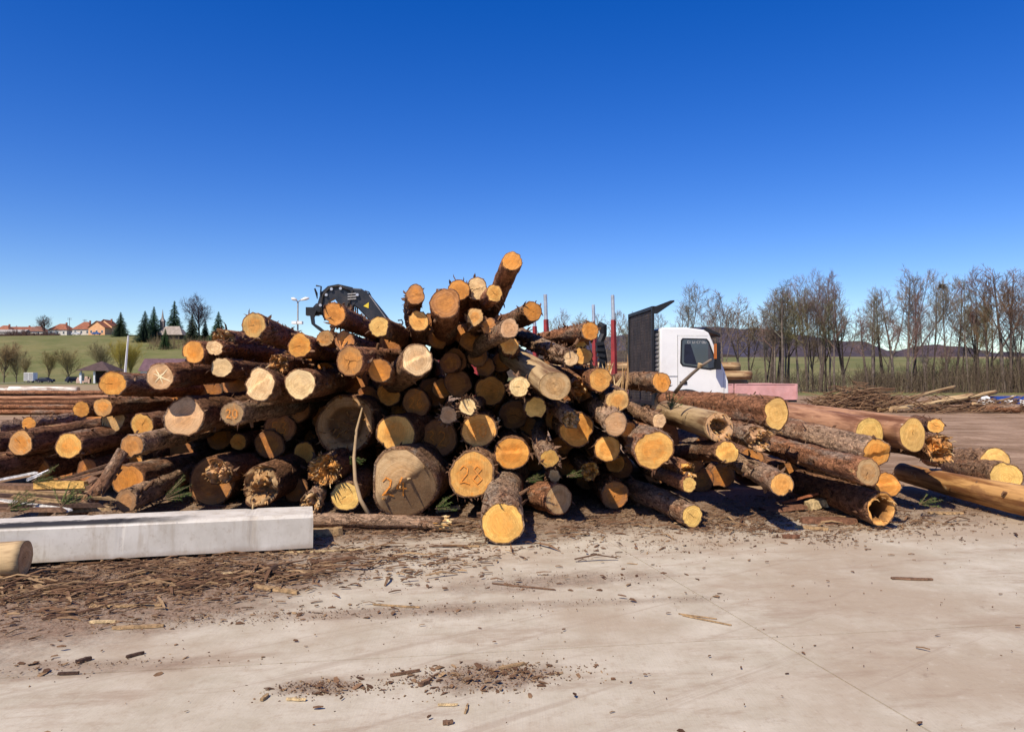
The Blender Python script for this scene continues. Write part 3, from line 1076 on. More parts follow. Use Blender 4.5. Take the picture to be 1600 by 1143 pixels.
plog('log with a dark orange end right in front of the crane grapple', 523, 490, 18, 9.0, (597, 528, 13), cut='O', bark='r', flakes=50)
plog('pale yellow log end at the foot of the crane boom', 592, 510, 16, 9.0, (640, 540, 13), cut='Y', bark='d', cracks=1)
plog('brown-orange log end with fine cracks left of centre below the splintered log', 547, 564, 22.5, 8.45, cut='B', bark='r', cracks=3)
plog('tan log end tucked between the cracked one and the big creamy sawn one', 593, 578, 19, 8.9, cut='O', bark='r')
plog('big cream log end with a step sawn across it', 405, 600, 26, 8.45, cut='C', bark='d', style='step', tilt=2)
plog('thick round log end right of the cream one with the step', 469, 600, 25, 8.6, cut='C', bark='d')
plog('dark little log end hidden below the brown cracked one', 508, 579, 14, 9.7, cut='O', bark='d')
plog('log end split into an orange spike under the long log of the left shoulder', 437, 569, 16, 9.0, (505, 575, 12), cut='O', bark='r', style='broken', flakes=40)
plog('shaded orange end beneath the orange end of the left shoulder', 473, 563, 15, 9.6, cut='O', bark='d')
plog('log with 20 sprayed in orange on a greyish end', 363, 646, 18.5, 8.05, cut='G', bark='s', num='20', numargs={'size': .5})
plog('shaded orange-brown log end left of the one numbered 20', 316, 659, 20, 9.5, cut='B', bark='d')
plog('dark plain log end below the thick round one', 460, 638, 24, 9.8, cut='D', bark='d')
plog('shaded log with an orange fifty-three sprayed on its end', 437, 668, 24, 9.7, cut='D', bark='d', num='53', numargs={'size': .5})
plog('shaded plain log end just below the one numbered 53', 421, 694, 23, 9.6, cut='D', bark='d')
plog('huge rotten log end with its right rim in the sun', 539, 663, 47, 9.7, cut='G', bark='d', style='rot')
plog('shaded orange log end above the frayed one', 475, 707, 17, 9.6, cut='O', bark='d')
plog('small shaded orange end below the number 20 log', 372, 690, 13, 9.8, cut='O', bark='d')
plog('rotten crumbling log end standing just behind the beam', 408, 758, 31, 8.95, cut='G', bark='d', style='broken', flakes=20)
plog('log end frayed into a mop of fibres above the beam tip', 507, 733, 25, 8.7, cut='O', bark='d', style='frayed')
plog('shaded log end low between the rotten and the frayed log', 462, 765, 19, 9.1, cut='D', bark='d')
plog('fresh yellow log end low beside the crooked branch', 540, 775, 23, 8.75, cut='Y', bark='g', cracks=1, flakes=6)
# -- centre, upper
plog('upright-tilted log with ringed brown end left of the summit', 649, 460, 15.5, 9.0, (648, 520, 12.6), cut='B', bark='d')
plog('log end with a curved shadow right under the ringed brown one', 654, 501, 16.5, 9.1, (650, 545, 13), cut='F', bark='d')
plog('thick log with a brown weathered end tilted up in the middle of the crest', 696, 473, 24, 8.8, (688, 548, 12.6), cut='B', bark='r', flakes=8, numargs=None)
plog('log end with a strip of loose bark across it at the crest', 716, 454, 18, 9.6, (712, 505, 13), cut='O', bark='r', fringe=16)
plog('pale cream log end at the crest below the summit log', 745, 451, 18, 9.7, (735, 500, 13.2), cut='C', bark='r')
plog('summit log jutting steeply up into the sky', 800, 408, 15.8, 9.0, (742, 548, 12.4), cut='O', bark='r', flakes=16)
plog('slimmer log lying against the foot of the summit log', 772, 458, 13.2, 9.0, (712, 497, 12.4), cut='F', bark='r')
plog('small golden log end below the slim log at the summit foot', 742, 495, 14, 9.1, cut='F', bark='d')
plog('dark log jutting out to the red stake with a half lit orange end', 832, 486, 16, 9.2, (748, 512, 12.0), cut='O', bark='d', tilt=2)
plog('small brown log end with a hanging sliver under the dark jutting log', 763, 509, 12, 9.2, (800, 520, 12), cut='B', bark='r', fringe=10)
plog('smooth grey-barked log with a tan end leaning across the crest', 796, 513, 15.8, 8.7, (728, 562, 11.2), cut='P', bark='s', flakes=6)
plog('half hidden golden end below the smooth grey-barked log', 797, 541, 14, 9.2, cut='F', bark='d')
plog('big creamy slant-cut log poking out in the middle of the pile', 652, 562, 26, 8.4, (592, 606, 11.5), cut='C', bark='g', style='step', tilt=6, flakes=10)
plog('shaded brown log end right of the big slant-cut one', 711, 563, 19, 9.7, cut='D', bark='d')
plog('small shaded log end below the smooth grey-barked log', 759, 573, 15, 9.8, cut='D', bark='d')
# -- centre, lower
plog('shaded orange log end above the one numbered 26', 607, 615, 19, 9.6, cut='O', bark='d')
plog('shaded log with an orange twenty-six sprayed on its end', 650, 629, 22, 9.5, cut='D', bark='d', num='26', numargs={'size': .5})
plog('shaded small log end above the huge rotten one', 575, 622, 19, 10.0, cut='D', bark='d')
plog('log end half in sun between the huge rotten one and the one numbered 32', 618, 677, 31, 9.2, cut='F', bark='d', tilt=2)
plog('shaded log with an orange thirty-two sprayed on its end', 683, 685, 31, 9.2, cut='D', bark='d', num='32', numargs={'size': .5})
plog('small log with a cap of shaggy bark over its end', 700, 648, 14, 8.9, cut='P', bark='s', fringe=40)
plog('small pale ringed log with bark fringing its end', 731, 635, 13.5, 8.8, cut='C', bark='s', fringe=50)
plog('log numbered 30 in orange below the small fringed log', 748, 672, 28, 9.2, cut='F', bark='d', num='30', numargs={'size': .5}, fringe=24)
plog('big golden log end numbered 28 with a pale outer ring', 737, 741, 37, 8.7, cut='F', bark='g', num='28', numargs={'size': .5}, fringe=26, tilt=2)
plog('half lit orange log end beside the one numbered 28', 800, 708, 27, 9.1, cut='O', bark='d', style='step')
plog('huge split log end marked 24 beside the fallen pole', 629, 756, 54, 8.5, cut='L', bark='g', style='wedge', lump=1.6, num='24', numargs={'cx': -.22, 'cy': -.08, 'size': .36}, tilt=2)
plog('stubby log lying on the concrete in front of the middle of the pile', 785, 817, 34, 7.45, (803, 735, 10.4), cut='F', bark='s', flakes=40, stubs=4, fringe=12)
plog('small log end cut half by a shadow right of centre', 812, 604, 17, 8.9, cut='C', bark='d', fringe=18)
plog('round pale yellow log end right of centre, all in sun', 837, 637, 17, 8.8, cut='Y', bark='d', flakes=6)
plog('shaded orange log end with a bright speck near the middle of the pile', 766, 610, 24, 9.6, cut='O', bark='d')
plog('shaded log end left of the round pale yellow one', 802, 648, 23, 9.7, cut='D', bark='d')
plog('shaded end between the slant-cut log and the small fringed log', 715, 599, 22, 9.7, cut='D', bark='d')
# -- right shoulder
plog('rough log with an orange end on top of the right shoulder', 922, 517, 14.5, 9.2, (832, 533, 12.2), cut='O', bark='r', flakes=60)
plog('little yellow log end under the rough log on the right shoulder', 907, 535, 9.5, 9.8, cut='F', bark='d')
plog('golden log end half covered by the long shaggy log', 911, 556, 14, 9.6, cut='F', bark='d')
plog('long log with shaggy ridged bark and a small cream end', 892, 560, 12.5, 8.9, (790, 512, 12.5), cut='C', bark='s', r1p=20, flakes=130)
plog('bare weathered log with an orange stain and a two-facet end', 868, 603, 24, 8.5, (795, 552, 10.8), cut='P', bark='t', style='step', bend=0.02)
plog('wormholed golden log end in front of the truck', 938, 593, 18.5, 9.1, (895, 583, 12), cut='F', bark='r', flakes=40)
plog('dark log broken off ragged beside the wormholed one', 908, 608, 20, 8.8, (860, 585, 11), cut='D', bark='d', style='broken', flakes=40)
plog('round log end with an orange heart below the wormholed one', 965, 625, 18.5, 8.7, (925, 592, 12.2), cut='F', bark='g')
plog('log with a glowing orange end in front of the truck cab', 1034, 597, 15.5, 9.0, (955, 598, 12.0), cut='O', bark='g', flakes=24)
plog('grey log with a tan end slanting down below the round orange-hearted one', 962, 662, 19, 8.3, (900, 612, 11.2), cut='P', bark='s', flakes=16)
plog('orange end peeping out behind the slanting grey log', 982, 671, 13, 8.9, cut='O', bark='r')
plog('slim log with a small cream end beside the crumbling hollow log', 1030, 657, 11.5, 8.6, (955, 617, 11.2), cut='C', bark='g', flakes=22)
plog('big log end with a sawn kerf and orange right half', 902, 671, 28, 9.0, cut='O', bark='d', style='step')
plog('small log broken ragged in front of the big kerfed end', 892, 655, 14, 8.5, (862, 628, 10.5), cut='P', bark='s', style='broken', flakes=20)
plog('big round log end with wide pale ring on the right slope', 1022, 703, 31, 8.2, (952, 652, 11.8), cut='F', bark='r', flakes=40, tilt=2)
plog('short shaggy log with a yellow end pointing at the ground right of centre', 859, 716, 15, 8.2, (848, 660, 10.8), cut='F', bark='s', flakes=40, fringe=14)
plog('tiny log end below the short shaggy log', 866, 743, 9.5, 8.9, cut='P', bark='d')
plog('log end striped by a shadow below the big round ringed one', 949, 700, 21, 9.1, cut='F', bark='d')
plog('shaded orange end below the shadow-striped one', 962, 724, 15, 9.5, cut='O', bark='d')
plog('chewed yellow log end low between two shaded ends', 921, 735, 15, 9.2, cut='F', bark='d', style='broken')
plog('stump end under the tiny log with its rim in sun', 873, 780, 24, 8.75, (805, 768, 9.9), cut='P', bark='r', flakes=14)
plog('low shaded log end with an orange left rim', 961, 773, 22, 8.8, cut='D', bark='r', fringe=14)
plog('slim log lying on the concrete with a round yellow end', 1082, 806, 18, 8.25, (985, 764, 10.0), cut='Y', bark='s', flakes=30, r1p=20)
plog('thin log with a yellow end above the slim log on the concrete', 1077, 757, 12, 8.3, (1012, 732, 10), cut='Y', bark='r', flakes=18)
plog('thin log with a ragged yellow end just behind another thin one', 1074, 735, 13, 8.7, (1015, 715, 10.4), cut='F', bark='r', style='broken')
# -- right flank
plog('log with a lopsided golden end and dark bark under the hollow log', 1137, 706, 18, 8.5, (1058, 708, 10.5), cut='F', bark='d', flakes=24, style='step')
plog('crumbling log rotted hollow at its end', 1124, 667, 23, 8.7, (1040, 643, 10.9), cut='P', bark='t', style='rot', flakes=0)
plog('thick log with a creamy end and orange core in front of the truck bumper', 1213, 646, 25, 9.0, (1040, 628, 12.2), cut='Y', bark='r', flakes=30, ell=0.93, tilt=3)
plog('log with a torn splintered end under the thick creamy one', 1184, 685, 20, 8.8, (1108, 664, 11), cut='P', bark='s', style='broken', flakes=30)
plog('grey log end propped up above the concrete and casting a long shadow', 1222, 757, 18.5, 7.85, (1118, 704, 10.5), cut='F', bark='s', flakes=24)
plog('reddish log with a grey end marked by an orange blot', 1356, 737, 21.5, 8.1, (1190, 690, 11), cut='G', bark='r', flakes=10)
plog('log with a two-lobed orange end under the peeled logs', 1370, 707, 24, 8.6, (1190, 659, 12), cut='O', bark='s', style='step', flakes=20)
plog('peeled red-brown log with a big round yellow end', 1426, 679, 26, 8.9, (1215, 643, 12.6), cut='Y', bark='p', ell=0.88, tilt=3)
plog('peeled tan log with half a yellow end showing', 1359, 676, 23, 9.2, (1198, 647, 12.6), cut='Y', bark='p')
plog('small log with a split yellow end behind the big peeled one', 1462, 665, 12, 9.9, (1428, 657, 12.2), cut='F', bark='d', cracks=2)
plog('log shattered into orange splinters under the peeled ones', 1466, 700, 22, 9.2, (1375, 688, 11.4), cut='O', bark='d', style='frayed')
plog('bright orange log end under the reddish log', 1387, 757, 20, 8.35, (1280, 722, 10.5), cut='O', bark='d', style='step')
plog('hollow log on the concrete with a ring of yellow wood', 1377, 796, 26, 8.2, (1245, 752, 10.6), cut='F', bark='d', style='hollow', flakes=30, ell=0.85)
plog('long peeled golden log running out of the picture on the concrete', 1690, 800, 28, 8.0, (1410, 737, 11.2), cut='F', bark='y', r1p=20, stubs=5, flakes=0)
plog('yellow log end with a notch on top beyond the long peeled one', 1556, 720, 22, 10.7, (1455, 712, 13.6), cut='Y', bark='g', style='step', flakes=20)
plog('yellow log end nearer the long peeled log, half behind it', 1572, 746, 25, 10.1, (1490, 728, 12.5), cut='Y', bark='g', flakes=20)

# the dark inside of the pile
top = [(-60, 690), (60, 690), (150, 640), (260, 590), (330, 560), (420, 545), (520, 535), (640, 505), (700, 495), (770, 500), (840, 535), (930, 575), (1010, 650), (1120, 690), (1240, 720), (1330, 745), (1420, 790)]
k = 0
spots = []
for tries in range(6000):
    d = 10.7 + rnd.random() * 0.9
    px = rnd.uniform(-60, 1380)
    for a_, b_ in zip(top, top[1:]):
        if a_[0] <= px <= b_[0]:
            ty = a_[1] + (b_[1] - a_[1]) * (px - a_[0]) / (b_[0] - a_[0])
    py = rnd.uniform(ty + 14, 800)
    p = P(px, py, d)
    if p.z < 0.14:
        continue
    if any((p.x - q.x) ** 2 + (p.z - q.z) ** 2 < 0.36 ** 2 for q in spots):
        continue
    spots.append(p)
    if len(spots) >= 100:
        break
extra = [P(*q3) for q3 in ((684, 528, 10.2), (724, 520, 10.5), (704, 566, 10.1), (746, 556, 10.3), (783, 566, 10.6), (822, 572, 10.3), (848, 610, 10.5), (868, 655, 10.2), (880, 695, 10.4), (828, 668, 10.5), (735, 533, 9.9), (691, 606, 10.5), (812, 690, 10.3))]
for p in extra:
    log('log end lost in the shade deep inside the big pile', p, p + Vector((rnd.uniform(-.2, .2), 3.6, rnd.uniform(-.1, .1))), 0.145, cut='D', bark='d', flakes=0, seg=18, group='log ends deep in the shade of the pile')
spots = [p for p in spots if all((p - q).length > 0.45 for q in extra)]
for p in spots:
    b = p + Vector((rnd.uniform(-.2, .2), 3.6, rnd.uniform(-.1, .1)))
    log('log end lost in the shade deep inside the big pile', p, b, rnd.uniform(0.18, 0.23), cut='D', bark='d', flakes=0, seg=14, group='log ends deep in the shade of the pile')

# pole lying in front of the pile and the short round post by the beam
log('thin pinkish pole lying along the foot of the pile next to the beam', P(692, 817, 8.1), P(478, 812, 8.25), 0.07, 0.075, cut='C', bark='s', style='broken', flakes=10, stubs=3, name='fallen_pole', cat='pole', group=None, seg=14)
log('leaning bare trunk with branch stubs rising from behind the beam', P(112, 812, 7.75), P(192, 704, 8.15), 0.075, 0.06, cut='P', bark='s', flakes=8, stubs=5, name='leaning_trunk', cat='trunk', group=None, seg=14)
post = log('short peeled round post on the concrete before the beam', P(40, 871, 6.3), P(-190, 885, 6.1), px2m(26, 6.3), px2m(26, 6.3), cut='P', bark='t', flakes=0, name='round_post', cat='post', group=None, cracks=1)
log('broken stump of wood between the beam tip and the fresh yellow log end', P(486, 786, 8.3), P(500, 768, 8.9), 0.12, 0.1, cut='P', bark='s', style='broken', flakes=10, name='broken_stump', cat='stump', group=None, seg=16)

# long crooked branch standing before the pile
b_ = MB()
pts = [P(566, 637, 8.9), P(557, 672, 8.75), P(553, 715, 8.6), P(555, 750, 8.5), P(563, 780, 8.45), P(576, 803, 8.4)]
b_.tube(pts, [0.010, 0.016, 0.02, 0.022, 0.024, 0.026], 7)
br = tag(b_.build('crooked_branch', M['tint'], smooth=True), 'long crooked bare branch standing in front of the huge split log', 'branch')
br.color = (0.36, 0.25, 0.14, 1)
b_ = MB()
pts = [P(1055, 613, 9.4), P(1068, 596, 9.3), P(1082, 583, 9.2), P(1095, 572, 9.1), P(1112, 561, 9.0)]
b_.tube(pts, [0.026, 0.023, 0.02, 0.018, 0.014], 7)
s2 = MB()
br = tag(b_.build('poking_branch', M['tint'], smooth=True), 'thin dead branch poking up across the truck door', 'branch')
br.color = (0.17, 0.13, 0.10, 1)
s2.tube([P(1092, 574, 9.1), P(1094, 568, 9.08)], [0.02, 0.03], 6)
k_ = s2.build('snapped_knot', M['splint'], br)

# ------------------------------------------------------------------ the concrete beam
BA = P(-90, 893, 6.40)
BB = P(489, 859, 7.22)
BA.z = BB.z = 0
bd = (BB - BA)
bl = bd.length
bd.normalize()
brot = math.atan2(bd.y, bd.x)
beam = MB()
H, W, ch = 0.315, 0.52, 0.03
prof = [(0, 0), (0, H - ch), (ch * 1.2, H), (W - ch, H), (W, H - ch), (W, 0)]
nseg = 110
for i in range(nseg + 1):
    x = bl * i / nseg
    for (y, z) in prof:
        chp = max(0.0, noise.noise(Vector((x * 5.5, y * 4, 9))) - 0.28) * 0.09 if z > 0.2 else 0.0
        beam.v.append((x, y + 0.004 * noise.noise(Vector((x * 3, y * 9, 1))) + (chp if y < .1 else 0), z + 0.004 * noise.noise(Vector((x * 4, y * 7, 5))) - chp * .6))
n = len(prof)
for i in range(nseg):
    for k in range(n):
        k2 = (k + 1) % n
        beam.f.append((i * n + k, i * n + k2, (i + 1) * n + k2, (i + 1) * n + k))
        beam.m.append(0)
beam.f.append(tuple(range(n)))
beam.m.append(0)
beam.f.append(tuple(nseg * n + k for k in range(n)))
beam.m.append(0)


def mat_beam():
    t = NT('cast_concrete')
    v = objvec(t, False)
    sp = t.n('SeparateXYZ', None, Vector=v)
    a = t.noise(v, 2.2, 6, 0.65)
    b = t.noise(v, 40, 4, 0.6)
    c = t.mix(t.ramp(a, 0.3, 0.7), (0.50, 0.455, 0.385), (0.645, 0.60, 0.525))
    c = t.mix(t.math('MULTIPLY', t.ramp(b, 0.66, 0.72), 0.5), c, (0.25, 0.22, 0.19))
    st = t.noise(t.vm('MULTIPLY', v, (3, 3, 0.5)), 2.5, 5, 0.7)
    c = t.mix(t.math('MULTIPLY', t.ramp(st, 0.5, 0.66), 0.5), c, (0.40, 0.33, 0.25))
    c = t.mix(t.math('MULTIPLY', t.ramp(t.noise(v, 12.0, 7, 0.75), 0.52, 0.68), 0.5), c, (0.36, 0.29, 0.21))
    # old tar along the top of one end
    ta = t.math('MULTIPLY', t.ramp(t.math('ADD', sp.outputs[0], t.math('MULTIPLY', a, 0.8)), 2.55, 1.8), t.ramp(sp.outputs[2], 0.29, 0.312))
    ta = t.math('MULTIPLY', ta, t.ramp(t.math('ADD', sp.outputs[1], t.math('MULTIPLY', t.noise(t.vm('MULTIPLY', v, (1, 4, 1)), 9.0, 5, 0.7), 0.3)), 0.42, 0.34))
    c = t.mix(ta, c, (0.03, 0.028, 0.028))
    mud = t.math('MULTIPLY', t.ramp(t.math('ADD', sp.outputs[2], t.math('MULTIPLY', a, 0.12)), 0.12, 0.05), 0.6)
    c = t.mix(mud, c, (0.30, 0.215, 0.15))
    t.bump(t.math('ADD', a, t.math('MULTIPLY', b, 0.4)), 0.25, 0.008)
    return t.fin(c, 0.85, 0.25)


bo = beam.build('concrete_beam', mat_beam())
tag(bo, 'long grey cast concrete beam lying in front of the log pile', 'beam')
bo.location = (BA.x, BA.y, 0.045)
bo.rotation_euler = (0, R(0.35), brot)
for fx in (0.12, 0.62, 0.9):
    sb = MB()
    sb.box((0, 0, 0.02), (0.09, 0.46, 0.036))
    p = BA + bd * bl * fx + Vector((-bd.y, bd.x, 0)) * 0.3
    o = sb.build('wooden_batten', M['tint'])
    o.location = (p.x, p.y, 0)
    o.rotation_euler = (0, 0, brot)
    o.color = (0.3, 0.2, 0.11, 1)
    tag(o, 'flat wooden batten pressed under the concrete beam', 'batten', 'battens under the beam')

# ------------------------------------------------------------------ the timber truck
M['white_paint'] = plain('white_paint', (0.80, 0.79, 0.76), 0.35, 0.5, 0, 0.04, 2.0, 0, (0.62, 0.57, 0.50))
M['black_metal'] = plain('black_metal', (0.012, 0.012, 0.014), 0.5, 0.4, 0, 0.3, 4.0)
M['boom_paint'] = plain('boom_paint', (0.014, 0.016, 0.022), 0.42, 0.5, 0, 0.2, 3.0, 0, (0.06, 0.05, 0.045))
M['rubber'] = plain('rubber', (0.03, 0.028, 0.027), 0.9, 0.2, 0, 0.3, 5.0, 0, (0.14, 0.10, 0.07))
M['steel'] = plain('steel', (0.55, 0.56, 0.58), 0.4, 0.5, 0.6, 0.15, 8.0)
M['stake_red'] = plain('stake_red', (0.30, 0.035, 0.035), 0.6, 0.4, 0, 0.2, 6.0, 0, (0.2, 0.05, 0.035))
M['faded_red'] = plain('faded_red_paint', (0.60, 0.32, 0.30), 0.6, 0.3, 0, 0.14, 2.5, 0, (0.50, 0.20, 0.17))
M['glass'] = plain('dark_glass', (0.05, 0.062, 0.085), 0.05, 0.6, 0, 0.15, 2.0)
M['pane_patch'] = plain('dark_pane_patch', (0.012, 0.015, 0.03), 0.6, 0.3)
M['grey_panel'] = plain('grey_panel', (0.33, 0.32, 0.31), 0.6, 0.3, 0, 0.2, 5.0)
M['mesh_dark'] = plain('headboard_mesh', (0.045, 0.037, 0.033), 0.7, 0.3, 0, 0.4, 3.0, 0, (0.12, 0.085, 0.065))
M['yellow'] = plain('warning_yellow', (0.75, 0.55, 0.05), 0.6, 0.3, 0, 0.1)
M['warm_reflection'] = plain('mirror_reflection', (0.55, 0.16, 0.03), 0.4, 0.5, 0, 0.1)  # orange-brown reflection in the mirror, put into its colour

T = Vector((3.42, 19.68, 0))
YAW = R(4.6)
truck = empty('timber_truck', T, 'white-cabbed timber truck with dark headboard standing behind the log pile', 'truck', None, YAW)
NY, FY = -1.25, 1.25


def cab_shell():
    m = MB()
    poly = [(0.08, 1.0), (0.08, 2.76), (0.13, 2.845), (0.75, 2.845), (1.18, 2.79), (1.30, 2.72), (1.69, 1.80), (1.78, 1.52), (1.80, 0.98), (1.50, 0.93)]
    for i in range(9):
        a = R(12 + i * 19.5)
        poly.append((0.72 + 0.66 * math.cos(a), 0.60 + 0.66 * math.sin(a)))
    m.prism(poly, 1, NY, FY)
    return m


o = cab_shell().build('cab', M['white_paint'], truck)
bv = o.modifiers.new('round', 'BEVEL')
bv.width = 0.035
bv.segments = 3
bv.limit_method = 'ANGLE'
bv.angle_limit = R(35)
cab = o
# door with window
m = MB()
m.prism([(0.52, 1.08), (0.52, 2.63), (1.28, 2.62), (1.64, 1.78), (1.68, 1.5), (1.66, 1.04), (1.30, 1.16), (0.95, 1.30)], 1, NY - 0.012, NY)
door = m.build('door', M['white_paint'], truck)
m = MB()
m.prism([(0.57, 1.98), (0.59, 2.53), (0.63, 2.585), (1.24, 2.575), (1.30, 2.50), (1.51, 1.94), (1.48, 1.84), (1.32, 1.81), (0.63, 1.90)], 1, NY - 0.018, NY - 0.012)
m.build('window_frame', M['black_metal'], door)
m = MB()
m.prism([(0.61, 2.0), (0.625, 2.51), (0.66, 2.55), (1.215, 2.54), (1.265, 2.48), (1.465, 1.95), (1.44, 1.875), (1.32, 1.85), (0.65, 1.935)], 1, NY - 0.022, NY - 0.0185)
m.build('window_glass', M['glass'], door)
m = MB()
m.prism([(0.66, 2.0), (0.68, 2.44), (0.83, 2.44), (0.99, 1.94), (0.70, 1.965)], 1, NY - 0.0245, NY - 0.0225)
m.build('pane_dark_part', M['pane_patch'], door)  # dark polygon laid over the rear part of the pane
m = MB()
x = 0.75
for kind in 'CIUMBROU':       # worn white lettering along the top of the pane, no longer readable
    z0, z1, wd = 2.455, 2.515, 0.048
    yy0, yy1 = NY - 0.0255, NY - 0.0225
    st = 0.011
    if kind in 'CUBO':
        m.box2((x, yy0, z0), (x + st, yy1, z1))
    if kind in 'COBU':
        m.box2((x + st + .001, yy0, z0), (x + wd, yy1, z0 + st))
    if kind in 'COBR':
        m.box2((x + st + .001, yy0, z1 - st), (x + wd, yy1, z1))
    if kind in 'UOM':
        m.box2((x + wd - st, yy0, z0 + st + .001), (x + wd, yy1, z1 - st - .001))
    if kind in 'IMR':
        m.box2((x, yy0, z0), (x + st, yy1, z1))
    x += wd + 0.012
m.build('lettering', M['grey_panel'], door)
m = MB()
m.box2((0.56, NY - 0.03, 1.46), (0.74, NY - 0.0125, 1.53))
m.build('door_handle', M['black_metal'], door)
# driver's seat seen as a pale shape behind the pane: the wheel-arch trim, visor, mirror and intake follow
m = MB()
pts = [(0.72 + 0.70 * math.cos(R(a)), NY - 0.02, 0.60 + 0.70 * math.sin(R(a))) for a in range(18, 168, 12)]
m.tube(pts, 0.045, 8)
m.build('wheel_arch_trim', M['black_metal'], truck, smooth=True)
for (lo_, hi_) in (((0.505, 1.2), (0.515, 2.66)), ((0.10, 1.66), (0.505, 1.668)), ((0.515, 2.645), (1.27, 2.652)), ((1.0, 1.185), (1.66, 1.193)), ((1.655, 1.05), (1.663, 1.75))):
    m = MB()
    m.box2((lo_[0], NY - 0.0155, lo_[1]), (hi_[0], NY - 0.0125 if lo_[0] > 0.5 else NY - 0.001, hi_[1]))
    m.build('panel_seam', M['grey_panel'], cab)
m = MB()
m.box2((0.2, NY - 0.06, 0.62), (0.42, NY + 0.2, 0.70))
m.box2((1.42, NY - 0.05, 0.50), (1.8, NY + 0.2, 0.58))
m.build('step', M['black_metal'], truck)
m = MB()
m.box2((1.50, NY - 0.004, 0.90), (1.815, FY, 1.12))
m.build('bumper', M['black_metal'], truck)
m = MB()
m.prism([(1.16, 2.80), (1.22, 2.86), (1.58, 2.70), (1.60, 2.62), (1.50, 2.68), (1.30, 2.735)], 1, NY + 0.02, FY - 0.02)
m.build('sun_visor', M['black_metal'], truck)
m = MB()
m.prism([(1.315, 2.66), (1.34, 2.66), (1.70, 1.84), (1.675, 1.84)], 1, NY + 0.08, FY - 0.08)
m.build('windscreen', M['glass'], truck)
m = MB()
m.tube([(1.36, NY + 0.02, 2.62), (1.44, NY - 0.22, 2.60), (1.44, NY - 0.22, 2.05), (1.46, NY, 1.92)], 0.016, 6)
mir = m.build('mirror_arm', M['black_metal'], truck, smooth=True)
m = MB()
m.box((1.43, NY - 0.22, 2.24), (0.09, 0.17, 0.44))
m.box((1.43, NY - 0.22, 1.92), (0.12, 0.17, 0.2))
mo = m.build('mirror', M['black_metal'], mir)
m = MB()
m.box2((1.365, NY - 0.30, 2.08), (1.383, NY - 0.15, 2.44))
m.build('mirror_glass', M['warm_reflection'], mir)
# air intake behind the cab
m = MB()
m.box2((-0.02, NY + 0.12, 1.1), (0.075, NY + 0.5, 2.78))
ai = m.build('air_intake', M['black_metal'], truck)
for i in range(14):
    m = MB()
    m.box((0.028, NY + 0.11, 1.3 + i * 0.105), (0.09, 0.03, 0.06), Matrix.Rotation(R(25), 3, 'X'))
    m.build('louvre_slat', M['grey_panel'], ai)
# headboard
m = MB()
hb0, hb1 = -0.12, -0.06
m.box2((hb0, NY, 0.95), (hb1, NY + 0.07, 3.36))
m.box2((hb0, FY - 0.07, 0.95), (hb1, FY, 3.36))
m.box2((hb0, NY + 0.071, 3.28), (hb1, FY - 0.071, 3.36))
m.box2((hb0, NY + 0.071, 0.95), (hb1, FY - 0.071, 1.05))
hb = m.build('headboard', M['black_metal'], truck)
m = MB()
m.box2((-0.085, NY + 0.071, 1.051), (-0.075, FY - 0.071, 3.279))
m.build('mesh_plate', M['mesh_dark'], hb)
for i in range(5):
    m = MB()
    y = NY + 0.45 + i * 0.4
    m.box2((-0.093, y - 0.014, 1.052), (-0.086, y + 0.014, 3.278))
    m.build('upright_bar', M['mesh_dark'], hb)
for i in range(30):
    m = MB()
    z = 1.11 + i * 0.073
    m.box2((-0.0915, NY + 0.072, z - 0.011), (-0.0862, FY - 0.072, z + 0.011))
    m.build('wire', M['mesh_dark'], hb)
m = MB()
m.prism([(-0.10, 3.361), (-0.02, 3.361), (0.34, 3.50), (0.44, 3.51), (0.44, 3.47), (0.02, 3.18), (-0.055, 3.18)], 1, NY, NY + 0.06)
m.build('headboard_bracket', M['black_metal'], hb)
# chassis, bed and wheels
m = MB()
m.box2((-7.4, -0.45, 0.72), (1.4, -0.33, 0.98))
m.box2((-7.4, 0.33, 0.72), (1.4, 0.45, 0.98))
for i in range(9):
    m.box2((-7.3 + i * 0.95, -0.329, 0.78), (-7.2 + i * 0.95, 0.329, 0.92))
m.build('chassis', M['black_metal'], truck)
for xs in (-1.08, -2.72, -4.4, -5.3):
    m = MB()
    m.box2((xs - 0.07, NY, 0.985), (xs + 0.07, FY, 1.13))
    bol = m.build('bolster', M['stake_red'], truck)
    for sy in (-1, 1):
        m = MB()
        y0 = sy * (1.25 - 0.06)
        lean = 0.05 * sy
        m.tube([(xs + .05, y0, 1.131), (xs + 0.01, y0 + lean, 3.02)], [0.085, 0.062], 4)
        sk = m.build('stake', M['stake_red'], bol)
        m = MB()
        m.tube([(xs + 0.01, y0 + lean, 3.021), (xs - 0.01, y0 + lean * 1.3, 3.62)], 0.045, 8)
        m.build('stake_tip', M['steel'], bol)


def wheel(parent, x, y, z, r, wdt):
    m = MB()
    m.lathe([(r * 0.6, -wdt / 2), (r * 0.92, -wdt / 2), (r, -wdt * 0.36), (r, wdt * 0.36), (r * 0.92, wdt / 2), (r * 0.6, wdt / 2)], (x, y, z), 24, 'Y')
    wo_ = m.build('wheel', M['rubber'], parent, smooth=False)
    m = MB()
    m.lathe([(r * 0.2, -wdt * 0.52), (r * 0.5, -wdt * 0.42), (r * 0.6, -wdt * 0.515), (r * 0.6, wdt * 0.5)], (x, y, z), 20, 'Y')
    m.build('rim', M['grey_panel'], wo_)


for xs in (0.72, -3.6, -4.95):
    for y in (NY + 0.18, FY - 0.18):
        wheel(truck, xs, y, 0.5, 0.5, 0.3)

